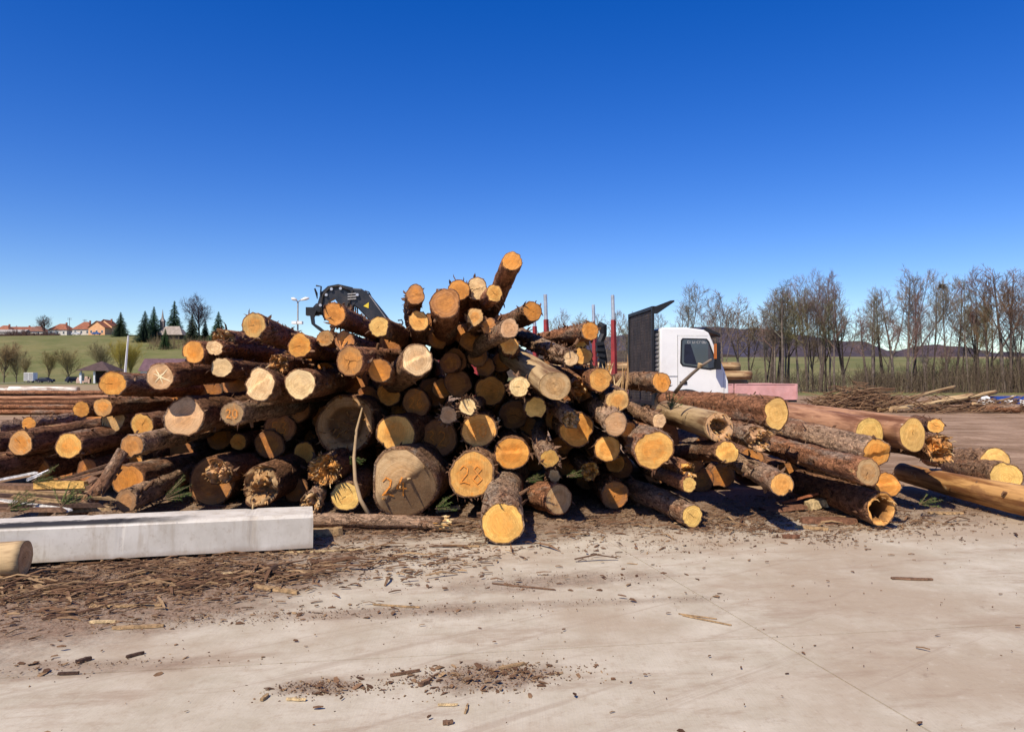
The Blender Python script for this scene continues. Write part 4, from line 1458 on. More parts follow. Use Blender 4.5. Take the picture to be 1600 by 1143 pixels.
# the loader crane at the rear
def at(px, py, d=None):
    k_ = (px - 800) / F_PX
    t_ = math.tan(YAW)
    d = d or (T.y - T.x * t_) / (1 - k_ * t_)
    return Matrix.Rotation(-YAW, 3, 'Z') @ (P(px, py, d) - T)


m = MB()
base = Vector((at(668, 588).x, 0, 0.985))
m.tube([(base.x, 0, 0.99), (base.x, 0, 1.5), (base.x - 0.02, 0, 2.1)], [0.3, 0.24, 0.22], 10)
m.box2((base.x - 0.45, -1.1, 0.985), (base.x + 0.45, 1.1, 1.15))
crane = m.build('loader_crane', M['boom_paint'], truck)


def beam_poly(m, pix, y0, y1):
    poly = [(at(a, b).x, at(a, b).z) for a, b in pix]
    m.prism(poly, 1, y0, y1)


m = MB()
beam_poly(m, [(668, 590), (652, 556), (600, 487), (578, 460), (566, 452), (540, 450), (536, 468), (560, 482), (574, 497), (628, 562), (646, 600)], -0.16, 0.16)
o = m.build('boom', M['boom_paint'], crane)
bv = o.modifiers.new('round', 'BEVEL')
bv.width = 0.03
bv.segments = 2
bv.limit_method = 'ANGLE'
m = MB()
beam_poly(m, [(552, 450), (530, 445), (514, 448), (503, 458), (497, 478), (510, 482), (516, 470), (524, 466), (530, 476), (548, 484), (560, 470)], -0.17, 0.17)
m.build('knuckle', M['boom_paint'], crane)
m = MB()
for i, (dx, dy) in enumerate(((0, 0), (4, 3), (-4, 2), (2, 6))):
    yo = -0.2 + 0.09 * i
    pts = [at(548 + dx, 456 + dy), at(533 + dx, 448 + dy), at(518 + dx, 450 + dy), at(507 + dx, 462 + dy), at(504 + dx, 480 + dy), at(507, 494 + dy)]
    pts = [Vector((p.x, yo, p.z)) for p in pts]
    m.tube(pts, 0.026, 6)
for i in range(3):
    pts = [at(553, 455 + i * 5), at(549 + i, 470), at(545 + i * 2, 484), at(550 + i, 500)]
    pts = [Vector((p.x, -0.19 + i * 0.06, p.z)) for p in pts]
    m.tube(pts, 0.024, 6)
for i in range(7):
    pts = [at(546 + i * 2, 474 + (i % 3) * 3), at(541 + i * 3, 488), at(545 + i * 2, 502 + (i % 2) * 4), at(556 + i, 512)]
    m.tube([Vector((p.x, -0.22 + i * 0.03, p.z)) for p in pts], 0.018, 5)
m.build('hydraulic_hoses', M['rubber'], crane, smooth=True)
for i, (a_, b_) in enumerate((((578, 462), (634, 540)), ((566, 490), (622, 556)))):  # grey strips put along the boom edges as light highlights
    m = MB()
    a, b = at(*a_), at(*b_)
    m.tube([(a.x, -0.168, a.z), (b.x, -0.168, b.z)], 0.012, 4)
    m.build('boom_edge_highlight', M['grey_panel'], crane)
for (a_, b_) in ((520, 453), (534, 452), (512, 462), (560, 462), (550, 492), (546, 500), (553, 505), (503, 478)):  # small bright bolts and fittings added for the glints on the crane
    m = MB()
    q = at(a_, b_)
    m.lathe([(0.035, -0.03), (0.045, 0.0), (0.03, 0.03)], (q.x, -0.2, q.z), 8, 'Y')
    m.build('glint_bolt', M['steel'], crane)
for i in range(3):
    m = MB()
    a, b = at(545, 461 + i * 4), at(558, 460 + i * 4)
    m.tube([(a.x, -0.2, a.z), (b.x, -0.2, b.z)], 0.018, 8)
    m.build('valve_fitting', M['grey_panel'], crane)
m = MB()
a, b, c = at(569, 479), at(577.5, 473), at(577, 482.5)
m.prism([(a.x, a.z), (b.x, b.z), (c.x, c.z)], 1, -0.172, -0.162)
m.build('warning_triangle', M['yellow'], crane)
m = MB()
pts = [at(622, 501), at(628, 500), at(630, 505), at(627, 510)]
m.tube([Vector((p.x, -0.1, p.z)) for p in pts], 0.02, 6)
pts = [at(571, 455), at(577, 457), at(580, 463)]
m.tube([Vector((p.x, -0.1, p.z)) for p in pts], 0.02, 6)
m.build('lifting_eye', M['boom_paint'], crane, smooth=True)
# rotator and grapple
m = MB()
p = at(500, 483)
m.lathe([(0.12, 0), (0.17, 0.06), (0.17, 0.2), (0.1, 0.28)], (p.x, 0, p.z - 0.14), 14)
m.box((p.x - 0.18, 0, p.z - 0.06), (0.3, 0.24, 0.2))
gr = m.build('rotator', M['black_metal'], crane)
for s_, pix in ((-0.12, [(497, 486), (492, 496), (493, 506), (501, 511), (512, 520), (520, 531), (509, 523), (497, 514), (489, 507), (487, 495), (486, 484)]),
                (0.12, [(514, 486), (520, 494), (524, 506), (520, 518), (512, 526), (516, 514), (517, 504), (513, 496), (507, 490)])):
    m = MB()
    beam_poly(m, pix, s_ - 0.09, s_ + 0.09)
    m.build('grapple_jaw', M['black_metal'], crane)
m = MB()
pts = [at(503, 462), at(504, 449), at(496, 447.5)]
m.tube([Vector((p.x, -0.2, p.z)) for p in pts], 0.022, 5)
pts = [at(494, 452), at(497, 460), at(498, 468)]
m.tube([Vector((p.x, -0.2, p.z)) for p in pts], [0.02, 0.03, 0.01], 5)
m.build('guard_bracket', M['black_metal'], crane)
# the dark claw parked by the stake
m = MB()
pts = [at(935, 505, 19.4), at(942, 510, 19.4), at(943, 522, 19.4), at(938, 533, 19.4), at(939, 548, 19.4), at(943, 562, 19.4), at(942, 580, 19.4)]
m.tube(pts, [0.06, 0.12, 0.09, 0.1, 0.13, 0.1, 0.12], 7)
for i, (a, b) in enumerate(((937, 537), (938, 546), (939, 555), (940, 564))):
    q = at(a, b, 19.3)
    m.box(q, (0.2, 0.12, 0.08), Matrix.Rotation(R(10 * i - 10), 3, 'Y'))
m.build('parked_claw', M['black_metal'], truck)

# ------------------------------------------------------------------ the trailer beyond the truck with its load of logs
TR = Vector((4.9, 24.7, 0))
tr = empty('flatbed_trailer', TR, 'flatbed trailer with faded red side boards parked beyond the truck cab', 'trailer')
m = MB()
m.box2((-3.9, -1.1, 0.86), (3.95, 1.1, 0.965))
m.build('bed', M['black_metal'], tr)
for i in range(4):
    x0 = -3.9 + i * 1.965
    for sy in (-1, 1):
        m = MB()
        y = sy * 1.12
        m.box2((x0 + 0.01, y - 0.015, 0.955), (x0 + 1.95, y + 0.015, 1.40))
        m.box2((x0 + 0.02, y - 0.03, 1.401), (x0 + 1.94, y + 0.03, 1.43))
        m.box2((x0 + 0.02, y - 0.03, 0.93), (x0 + 1.94, y + 0.03, 0.954))
        m.box2((x0 + 0.02, y - 0.028, 0.956), (x0 + 0.07, y - 0.0155, 1.399))
        m.box2((x0 + 1.89, y - 0.028, 0.956), (x0 + 1.94, y - 0.0155, 1.399))
        m.build('side_board', M['faded_red'], tr)
m = MB()
m.box2((3.951, -1.1, 0.955), (3.98, 1.1, 1.42))
m.build('tail_board', M['faded_red'], tr)
m = MB()
m.box2((3.0, -0.9, 0.55), (3.8, -0.2, 0.855))
m.build('tool_box', M['black_metal'], tr)
for xs in (-2.2, -1.0, 2.2):
    for y in (-0.95, 0.95):
        wheel(tr, xs, y, 0.43, 0.42, 0.26)
lab = ['lowest pale log of the load on the trailer, sticking out past the cab', 'pale log second from the bottom of the trailer load', 'pale log third from the bottom of the trailer load', 'topmost pale log of the load on the trailer']
for row in range(4):
    z = 1.12 + row * 0.285
    for k in range(4 if row % 2 == 0 else 3):
        y = TR.y - 0.85 + k * 0.5 + (0.25 if row % 2 else 0)
        xr = [7.85, 7.45, 7.5, 7.2][row] if k == 0 else rnd.uniform(6.9, 7.5)
        l_ = lab[row] if k == 0 else 'pale log within the load on the trailer beyond the truck'
        log(l_, (xr, y, z), (xr - 5.9, y + rnd.uniform(-.03, .03), z + rnd.uniform(-.02, .02)), rnd.uniform(0.135, 0.15), cut='Y', bark='t', flakes=0, seg=14, group='logs loaded on the trailer')

# ------------------------------------------------------------------ pole stacks to the left, behind the pile
k = 0
polelab = ['thin red-brown pole in the bundle beyond the left flank of the pile']
for row in range(5):
    for c_ in range(6 - row):
        y = 33.0 + c_ * 0.55 + row * 0.27
        z = 0.09 + row * 0.21
        x1 = -17.2 + rnd.uniform(-1.0, 1.6)
        log(polelab[0], (x1, y, z), (x1 - 11, y + rnd.uniform(-.3, .3), z + rnd.uniform(-.03, .03)), rnd.uniform(0.08, 0.12), cut='O', bark='r' if rnd.random() < .7 else 'p', flakes=0, seg=8, name='thin_pole', cat='pole', group='thin poles bundled left of the pile', bend=0.1)
for i, (xa, xb, y, z, lb) in enumerate(((-21.8, -25.4, 38.2, 1.0, 'white-barked birch trunk lying behind the thin pole bundle'), (-24.6, -29, 38.5, 0.96, 'short white birch piece further along behind the thin poles'))):
    o = log(lb, (xa, y, z), (xb, y + .2, z), 0.13, 0.15, cut='C', bark='t', flakes=0, seg=12, name='birch_trunk', cat='log', group=None)
    o.color = (0.72, 0.68, 0.62, 1)
    log('dark log that carries the white birch wood behind the poles' if i == 0 else 'dark log at the far end below the white birch piece', (xa - .2, y + 0.1, z - 0.3), (xb - 1, y + .2, z - 0.3), 0.15, cut='B', bark='d', flakes=0, seg=10, name='log', group=None)
    log('thick dark log on the ground under the birch trunk' if i == 0 else 'thick dark log on the ground beneath the short birch piece', (xa + .4, y, z - 0.7), (xb, y + .2, z - 0.7), 0.24, cut='B', bark='d', flakes=0, seg=10, name='log', group=None)

# ------------------------------------------------------------------ brush heap, poles and clutter on the right
def stick_heap(name, cx, cy, rx, ry, hz, n, lab, cat, L=(0.8, 2.4), th_=(0.012, 0.035)):
    m = MB()
    for i in range(n):
        a = rnd.random() * 6.28
        q = math.sqrt(rnd.random())
        x, y = cx + rx * q * math.cos(a), cy + ry * q * math.sin(a)
        z = hz * (1 - q ** 1.6) * rnd.random() + 0.04
        an = rnd.uniform(-0.9, 0.9) + (math.pi if rnd.random() < .5 else 0)
        el = rnd.uniform(-0.15, 0.45)
        ln = rnd.uniform(*L)
        d = Vector((math.cos(an) * math.cos(el), math.sin(an) * 0.6, math.sin(el)))
        p0 = Vector((x, y, z)) - d * ln / 2
        p0.z = max(p0.z, 0.02)
        p1 = p0 + d * ln
        p1.z = max(p1.z, 0.03)
        mid = (p0 + p1) / 2 + Vector((0, 0, rnd.uniform(-.08, .12)))
        r_ = rnd.uniform(*th_)
        m.tube([p0, mid, p1], [r_, r_ * 0.85, r_ * 0.6], 5)
    o = m.build(name, M['chips'], None)
    return tag(o, lab, cat, kind='stuff')


stick_heap('brush_heap', 16.9, 37.0, 2.3, 1.4, 1.35, 420, 'tangled heap of dark branches behind the right flank logs', 'brush')
stick_heap('brush_scatter', 21.6, 36.0, 4.6, 1.6, 0.5, 300, 'low scatter of sticks around the long pale poles', 'brush')
for (a, b, r_, lb, bk) in (
    ((1352, 640, 36), (1492, 604, 38.5), 0.10, 'upper long pale pole leaning up beside the brush heap', 't'),
    ((1392, 643, 35), (1556, 612, 36.5), 0.13, 'longest pale pole lying across the others with a snapped tip', 't'),
    ((1372, 641, 35.6), (1480, 628, 36), 0.09, 'pale pole under the longest one near the brush heap', 't'),
    ((1400, 647, 35.0), (1505, 634, 35.6), 0.09, 'grey pole low under the pale poles', 's'),
    ((1480, 628, 37.4), (1545, 618, 38), 0.12, 'short tan pole end behind the snapped tip', 'y'),
    ((1428, 632, 37.2), (1520, 616, 38), 0.11, 'pale stripped pole beyond the longest one', 't'),
    ((1520, 630, 35.4), (1570, 637, 35.8), 0.07, 'thin pale pole sloping down to the dark log', 't'),
    ((1556, 627, 36), (1588, 618, 36.4), 0.06, 'thin pole end rising next to the blue trestle', 't'),
    ((1594, 645, 34.5), (1528, 640, 35.2), 0.21, 'short dark log on the ground in front of the blue trestle', 'd')):
    log(lb, P(*a), P(*b), r_, r_ * 0.8, cut='C', bark=bk, flakes=0, seg=10, name='long_pole' if bk != 'd' else 'log', cat='pole' if bk != 'd' else 'log', group=None, bend=0.12)
m = MB()
p = P(1588, 630, 36.5)
bx = empty('trestle', (p.x, p.y, 0), 'blue metal trestle standing among the sticks at the right', 'trestle')
M['blue'] = plain('blue_paint', (0.025, 0.07, 0.32), 0.5, 0.4, 0, 0.15)
m.box((0, 0, 0.62), (2.2, 0.5, 0.16))
m.build('top_bar', M['blue'], bx)
for xx in (-0.9, 0.0, 0.9):
    m = MB()
    m.box((xx, 0, 0.27), (0.07, 0.4, 0.53))
    m.build('leg', M['blue'], bx)
for i, (px, py) in enumerate(((1541, 625), (1586, 626), (1597, 633))):
    m = MB()
    q = P(px, py, 37.6)
    prof_ = [(0.02, 0.0), (0.34, 0.04), (0.4, 0.2), (0.34, 0.45), (0.18, 0.6), (0.05, 0.68)]
    m.lathe(prof_, (0, 0, 0), 12)
    for j_, v_ in enumerate(m.v):
        k_ = 1 + 0.25 * noise.noise(Vector(v_) * 3 + Vector((i * 9, 0, 0)))
        m.v[j_] = (v_[0] * k_ * 1.3, v_[1] * k_, v_[2] * k_)
    o = m.build('white_sack', M['white_paint'], smooth=True, loc=(q.x, q.y, 0.0))
    tag(o, ['crumpled white sack at the tip of the longest pale pole', 'crumpled white sack behind the blue trestle', 'crumpled white sack at the outer end of the blue trestle'][i], 'sack')

# ------------------------------------------------------------------ bare trees
def limb(m, p, d, ln, r0, r1, n=3, sides=3, up=0.25, wob=0.12):
    pts, rad = [Vector(p)], [r0]
    d = Vector(d).normalized()
    for i in range(n):
        d = (d + Vector((rnd.uniform(-wob, wob), rnd.uniform(-wob, wob), up / n + rnd.uniform(-wob, wob) * .5))).normalized()
        pts.append(pts[-1] + d * ln / n)
        rad.append(r0 + (r1 - r0) * (i + 1) / n)
    m.tube(pts, rad, sides, caps=False)
    return pts, rad


def along(pts, rad, t):
    k = t * (len(pts) - 1)
    i = min(int(k), len(pts) - 2)
    f = k - i
    return pts[i].lerp(pts[i + 1], f), rad[i] * (1 - f) + rad[i + 1] * f, (pts[i + 1] - pts[i]).normalized()


def branch_dir(t, ang, az):
    o = t.orthogonal().normalized()
    o = Matrix.Rotation(az, 3, t) @ o
    return (t * math.cos(ang) + o * math.sin(ang)).normalized()


def bare_tree(H, spread, nprim, start=0.25, ang=(35, 60), tw=0.013, forks=1, trunk_r=0.012):
    tm, cm = MB(), MB()
    mains = []
    p, r = limb(tm, (0, 0, -0.1), (rnd.uniform(-.05, .05), rnd.uniform(-.05, .05), 1), H, H * trunk_r, 0.015, 9, 6, 0.1, 0.045)
    mains.append((p, r, H))
    for i in range(forks - 1):
        q, qr, qt = along(p, r, rnd.uniform(0.12, 0.4))
        ln = H * rnd.uniform(0.5, 0.75)
        mains.append((*limb(tm, q, branch_dir(qt, R(rnd.uniform(12, 30)), rnd.random() * 6.28), ln, qr * 0.7, 0.012, 6, 5, 0.35, 0.06), ln))
    for (p, r, hh) in mains:
        for i in range(int(nprim * hh / H)):
            t = start + (0.98 - start) * ((i + rnd.random()) / max(1, int(nprim * hh / H)))
            q, qr, qt = along(p, r, t)
            ln = spread * (1.05 - t) ** 0.75 * rnd.uniform(0.6, 1.15) + 0.35
            p2, r2 = limb(cm, q, branch_dir(qt, R(rnd.uniform(*ang)), rnd.random() * 6.28), ln, max(qr * 0.45, tw * 1.6), tw, 4, 3, 0.5, 0.12)
            ns = int(3 + ln * 2.2)
            for j in range(ns):
                q3, qr3, qt3 = along(p2, r2, 0.2 + 0.78 * (j + rnd.random()) / ns)
                l3 = ln * rnd.uniform(0.22, 0.45) + 0.2
                p4, r4 = limb(cm, q3, branch_dir(qt3, R(rnd.uniform(25, 60)), rnd.random() * 6.28), l3, tw * 1.3, tw * 0.8, 2, 3, 0.35, 0.15)
                for k in range(4):
                    q5, qr5, qt5 = along(p4, r4, 0.25 + 0.75 * rnd.random())
                    limb(cm, q5, branch_dir(qt5, R(rnd.uniform(20, 60)), rnd.random() * 6.28), rnd.uniform(0.3, 0.8) * (0.5 + l3 * .5), tw * 0.85, tw * 0.5, 1, 3, 0.2, 0.15)
    return tm.mesh('trunk', M['treebark'], smooth=True, fix=False), cm.mesh('crown', M['treebark'], fix=False)


def plant(meshes, name, x, y, s, label, cat, group, tint, ctint=None, rz=None, sxy=1.0):
    o = bpy.data.objects.new(name, None)
    C.objects.link(o)
    o.location = (x, y, th(x, y))
    o.rotation_euler = (0, 0, rnd.random() * 6.28 if rz is None else rz)
    o.scale = (s * sxy, s * sxy, s)
    tag(o, label, cat, group)
    for nm, me, tn in (('trunk', meshes[0], tint), ('crown', meshes[1], ctint or tint)):
        c = obj(nm, me, o)
        c.color = (*tn, 1)
    return o


rnd.seed(5)
slim = [bare_tree(12.5, 3.0, 26, 0.42, (30, 62), tw=0.0125, trunk_r=0.014) for _ in range(3)] + [bare_tree(12.5, 3.6, 22, 0.42, (32, 66), tw=0.0125, forks=2, trunk_r=0.013) for _ in range(3)] + [bare_tree(12.5, 3.2, 20, 0.4, (30, 62), tw=0.0125, forks=3, trunk_r=0.012) for _ in range(3)]
B1, B2 = (0.105, 0.078, 0.062), (0.15, 0.118, 0.098)
MAUVE, GREENISH, RUST, GREY = (0.19, 0.14, 0.11), (0.19, 0.155, 0.085), (0.20, 0.11, 0.065), (0.17, 0.14, 0.12)
row = [  # px, top y, depth, crown
    (848, 497, 92, GREENISH), (866, 492, 95, GREY), (884, 478, 90, MAUVE), (903, 494, 97, MAUVE), (918, 497, 92, GREENISH), (936, 487, 94, GREENISH), (952, 480, 90, MAUVE), (968, 492, 96, MAUVE), (985, 485, 92, MAUVE), (1004, 490, 96, MAUVE),
    (1040, 486, 88, GREY), (1058, 470, 92, MAUVE), (1077, 437, 84, MAUVE), (1098, 476, 93, GREY), (1118, 472, 88, MAUVE), (1137, 458, 84, MAUVE), (1152, 455, 88, MAUVE), (1172, 486, 92, GREENISH),
    (1194, 476, 86, GREY), (1206, 448, 84, GREENISH), (1222, 434, 83, MAUVE), (1238, 455, 85, GREENISH), (1252, 432, 84, MAUVE), (1266, 447, 82, GREENISH), (1280, 415, 83, MAUVE), (1298, 417, 84, MAUVE), (1311, 430, 82, MAUVE), (1326, 436, 85, MAUVE),
    (1362, 442, 83, GREENISH), (1378, 452, 86, GREY), (1393, 441, 82, MAUVE), (1420, 414, 82, MAUVE), (1432, 428, 84, GREY), (1445, 450, 80, MAUVE), (1462, 430, 81, GREY), (1480, 424, 79, GREY), (1496, 436, 82, RUST), (1512, 430, 80, MAUVE),
    (1528, 418, 81, GREY), (1545, 440, 79, RUST), (1562, 410, 80, MAUVE), (1578, 412, 79, RUST), (1594, 420, 80, GREY), (1612, 415, 81, MAUVE), (1640, 420, 82, MAUVE)]
rnd.seed(123)
for k in range(34):
    px = rnd.uniform(1190, 1650)
    if not 1335 < px < 1352:
        row.append((px, rnd.uniform(440, 520), rnd.uniform(78, 92), rnd.choice([MAUVE, GREY, GREENISH, GREY])))
for i, (px, ty, d, tn) in enumerate(row):
    b = P(px + (0 if px == 1480 else rnd.uniform(-7, 7)), 600, d)
    hgt = P(px, ty, d).z - th(b.x, d)
    if px < 1030:
        lb, gp = 'slender bare tree rising behind the truck stakes and headboard', 'bare trees behind the truck bed'
    elif px < 1345:
        lb, gp = 'slender bare tree in the row between the truck cab and the gap', 'bare trees between the cab and the gap'
    elif px == 1480:
        lb, gp = 'tall bare tree carrying a dark bird nest in its top', None
    else:
        lb, gp = ('bare tree with rusty brown twigs in the row behind the long poles', 'rusty bare trees behind the long poles') if tn is RUST else ('slender grey bare tree in the row behind the brush heap and poles', 'bare trees behind the brush heap and poles')
    o = plant(slim[i % len(slim)], 'bare_tree', b.x, d, hgt / max(v.co.z for v in slim[i % len(slim)][1].vertices), lb, 'tree', gp, B1 if tn is not MAUVE else B2, tuple(c * rnd.uniform(.85, 1.15) for c in tn), sxy=rnd.uniform(0.7, 1.45))
    o.rotation_euler = (rnd.uniform(-.05, .05), rnd.uniform(-.06, .06), o.rotation_euler[2])
    if px == 1480:
        m = MB()
        for k in range(90):
            an, el = rnd.random() * 6.28, rnd.uniform(-.6, .6)
            d3 = Vector((math.cos(an), math.sin(an), el))
            c3 = Vector((rnd.uniform(-.16, .16), rnd.uniform(-.16, .16), rnd.uniform(-.2, .2)))
            m.tube([c3 - d3 * .3, c3 + d3 * .3], 0.018, 3)
        no = m.build('bird_nest', M['treebark'])
        no.color = (0.03, 0.022, 0.018, 1)
        tv = max(slim[i % len(slim)][0].vertices, key=lambda v: v.co.z).co * 0.93
        bpy.context.view_layer.update()
        no.location = o.matrix_world @ tv
        tag(no, 'round dark bird nest high in a bare tree behind the poles', 'nest')

# thicket under the row
rnd.seed(77)
m = MB()
for i in range(5600):
    px = rnd.uniform(840, 1720)
    d = rnd.uniform(76, 90)
    dens = 0.35 if px < 1340 else 1.0
    if rnd.random() > dens:
        continue
    b = P(px, 600, d)
    z = th(b.x, d)
    hh = rnd.uniform(0.6, 1.0) ** 1.5 * (5.2 if px > 1440 else 3.6) * (0.6 + 0.7 * abs(noise.noise(Vector((px * .03, d * .2, 4)))))
    dx, dy = rnd.uniform(-.5, .5), rnd.uniform(-.5, .5)
    m.tube([(b.x, d, z), (b.x + dx * .5, d + dy * .5, z + hh * .55), (b.x + dx * 1.6, d + dy * 1.6, z + hh)], [0.022, 0.015, 0.008], 3, caps=False)
    for k in range(3):
        t = rnd.uniform(.3, .9)
        q = Vector((b.x + dx * t, d + dy * t, z + hh * t))
        m.tube([q, q + Vector((rnd.uniform(-.7, .7), rnd.uniform(-.7, .7), rnd.uniform(.1, .8)))], [0.012, 0.006], 3, caps=False)
o = m.build('undergrowth', M['thicket'], fix=False)
tag(o, 'brown leafless undergrowth along the foot of the tree row', 'undergrowth', kind='stuff')

# ------------------------------------------------------------------ the village side
def spot(px, d):
    x = (px - 800) / F_PX * d
    return x, d, th(x, d)


def spruce_mesh(H, Rb, seed, droop=0.35):
    rnd.seed(seed)
    tm, cm = MB(), MB()
    tm.tube([(0, 0, -0.2), (0, 0, H * 0.5), (0, 0, H * 0.97)], [H * .018, H * .011, 0.03], 6)
    lv = 30
    for i in range(lv):
        t = i / lv
        z = H * (0.06 + 0.93 * t)
        rr = Rb * (1 - t) ** 0.9 * rnd.uniform(.8, 1.12) + 0.12
        nb = int(8 + 8 * (1 - t))
        for k in range(nb):
            a = 6.283 * (k + rnd.random()) / nb
            ln = rr * rnd.uniform(.65, 1.15)
            d = Vector((math.cos(a), math.sin(a), 0))
            s_ = Vector((-math.sin(a), math.cos(a), 0))
            n_ = 4
            for j in range(n_):
                f = (j + 0.5) / n_
                p = d * ln * f + Vector((0, 0, z - droop * ln * f * f * 1.2))
                wd = 0.34 * (1 - f * 0.55) * (0.5 + rr * .25)
                tip = p + d * ln * 0.36 + Vector((0, 0, -0.22 * rnd.random() - .05))
                cm.add([p + s_ * wd + Vector((0, 0, -wd * .8)), p - s_ * wd + Vector((0, 0, -wd * .8)), tip, p + Vector((0, 0, .08))], [(0, 2, 3), (3, 2, 1)])
    return tm.mesh('trunk', M['treebark'], fix=False), cm.mesh('crown', M['needles'], fix=False)


sp1, sp2 = spruce_mesh(12, 3.7, 1), spruce_mesh(12, 4.2, 2)
NG = (0.022, 0.042, 0.018)
for (px, ty, d, me, lb, w_) in ((188, 486, 372, sp2, 'dark spruce standing alone beside the orange house', 1.05), (226, 484, 345, sp1, 'spruce at the meadow edge left of the church', 1.1), (240, 477, 352, sp2, 'taller spruce close before the church tower', 0.85),
                                (272, 468, 362, sp1, 'tallest spruce rising behind the church roof', 0.9), (300, 488, 345, sp2, 'spruce below the big round bare tree', 0.9), (341, 485, 340, sp1, 'spruce at the far right of the church hill', 1.05), (320, 497, 352, sp1, 'small spruce squeezed beside the round bare tree', 0.8), (258, 512, 322, sp2, 'little spruce on the slope below the church', .9)):
    x, y, z = spot(px, d)
    hgt = P(px, ty, d).z - z
    plant(me, 'spruce_tree', x, y, hgt / 12, lb, 'spruce', 'spruces on the village hill', (0.06, 0.045, 0.03), tuple(c * rnd.uniform(.85, 1.2) for c in NG), sxy=w_)
rnd.seed(9)
big = bare_tree(14, 6.0, 24, 0.22, (35, 70), tw=0.022, forks=5, trunk_r=0.022)
x, y, z = spot(311, 348)
plant(big, 'bare_tree', x, y, (P(311, 460, 348).z - z) / 14.5, 'big round-crowned bare tree beside the church', 'tree', None, (0.07, 0.055, 0.055), (0.085, 0.065, 0.075))
x, y, z = spot(70, 400)
plant(big, 'bare_tree', x, y, (P(70, 492, 400).z - z) / 14.5, 'spreading bare tree among the village roofs', 'tree', None, (0.07, 0.05, 0.045), (0.10, 0.07, 0.06), sxy=1.3)
wil = bare_tree(7, 3.0, 22, 0.12, (22, 50), tw=0.009, forks=7, trunk_r=0.02)
for (px, ty, d, s_, tn, lb) in ((6, 540, 218, 1.2, (0.27, 0.18, 0.09), 'bushy brown willow at the left picture edge'), (26, 552, 220, 1.0, (0.27, 0.2, 0.1), 'small brown willow next to the bushy one'), (38, 560, 216, .8, (0.24, 0.19, 0.09), 'thin willow beside the white box trailer'),
                                (76, 552, 216, 1.1, (0.27, 0.22, 0.09), 'willow fanning out behind the dark cars'), (107, 550, 217, 1.25, (0.25, 0.20, 0.085), 'wider willow between the two dark cars'), (160, 541, 235, 1.1, (0.22, 0.18, 0.09), 'bare bush behind the pavilion roof'),
                                (190, 538, 212, 1.0, (0.34, 0.27, 0.05), 'bright yellow willow beside the concrete pole')):
    x, y, z = spot(px, d)
    o = plant(wil, 'willow', x, y, (P(px, ty, d).z - z) / 7.2, lb, 'willow', None, (0.16, 0.13, 0.08), tn, sxy=s_)
    if px == 190:
        plant(wil, 'willow', x + 1.6, y + 1.5, (P(px, ty + 3, d).z - z) / 7.2, 'second yellow willow overlapping the bright one', 'willow', None, (0.2, 0.15, 0.05), tn, sxy=1.0)
# scrub on the church slope
rnd.seed(31)
for (name, lb, x0, x1, d0, d1, n, hmax, tn) in (('hedge', 'dark leafless hedge in front of the village roofs', -2, 92, 385, 393, 500, 3.6, 0), ('scrub', 'brown scrub on the slope below the church', 232, 352, 318, 345, 420, 4.5, 1)):
    m = MB()
    for i in range(n):
        px, d = rnd.uniform(x0, x1), rnd.uniform(d0, d1)
        x, y, z = spot(px, d)
        hh = rnd.uniform(.3, 1) * hmax * (1.0 if px < 40 or tn else 0.7) * (0.45 + abs(noise.noise(Vector((px * .09, 3, d * .05)))) * 1.6)
        for k in range(3):
            q = Vector((x + rnd.uniform(-1, 1), y, z))
            m.tube([q, q + Vector((rnd.uniform(-.9, .9), rnd.uniform(-.5, .5), hh * rnd.uniform(.5, 1)))], [0.07, 0.03], 3, caps=False)
    o = m.build(name, M['treebark'], fix=False)
    o.color = (0.10, 0.06, 0.05, 1) if tn == 0 else (0.16, 0.12, 0.065, 1)
    tag(o, lb, 'scrub', kind='stuff')

M['tiles'] = mat_tint('roof_tiles', 0.85, 1.2, 0.22)
M['wall_paint'] = mat_tint('wall_paint', 0.85, 0.8, 0.10)
M['pane'] = plain('window_pane', (0.05, 0.06, 0.075), 0.15, 0.5)


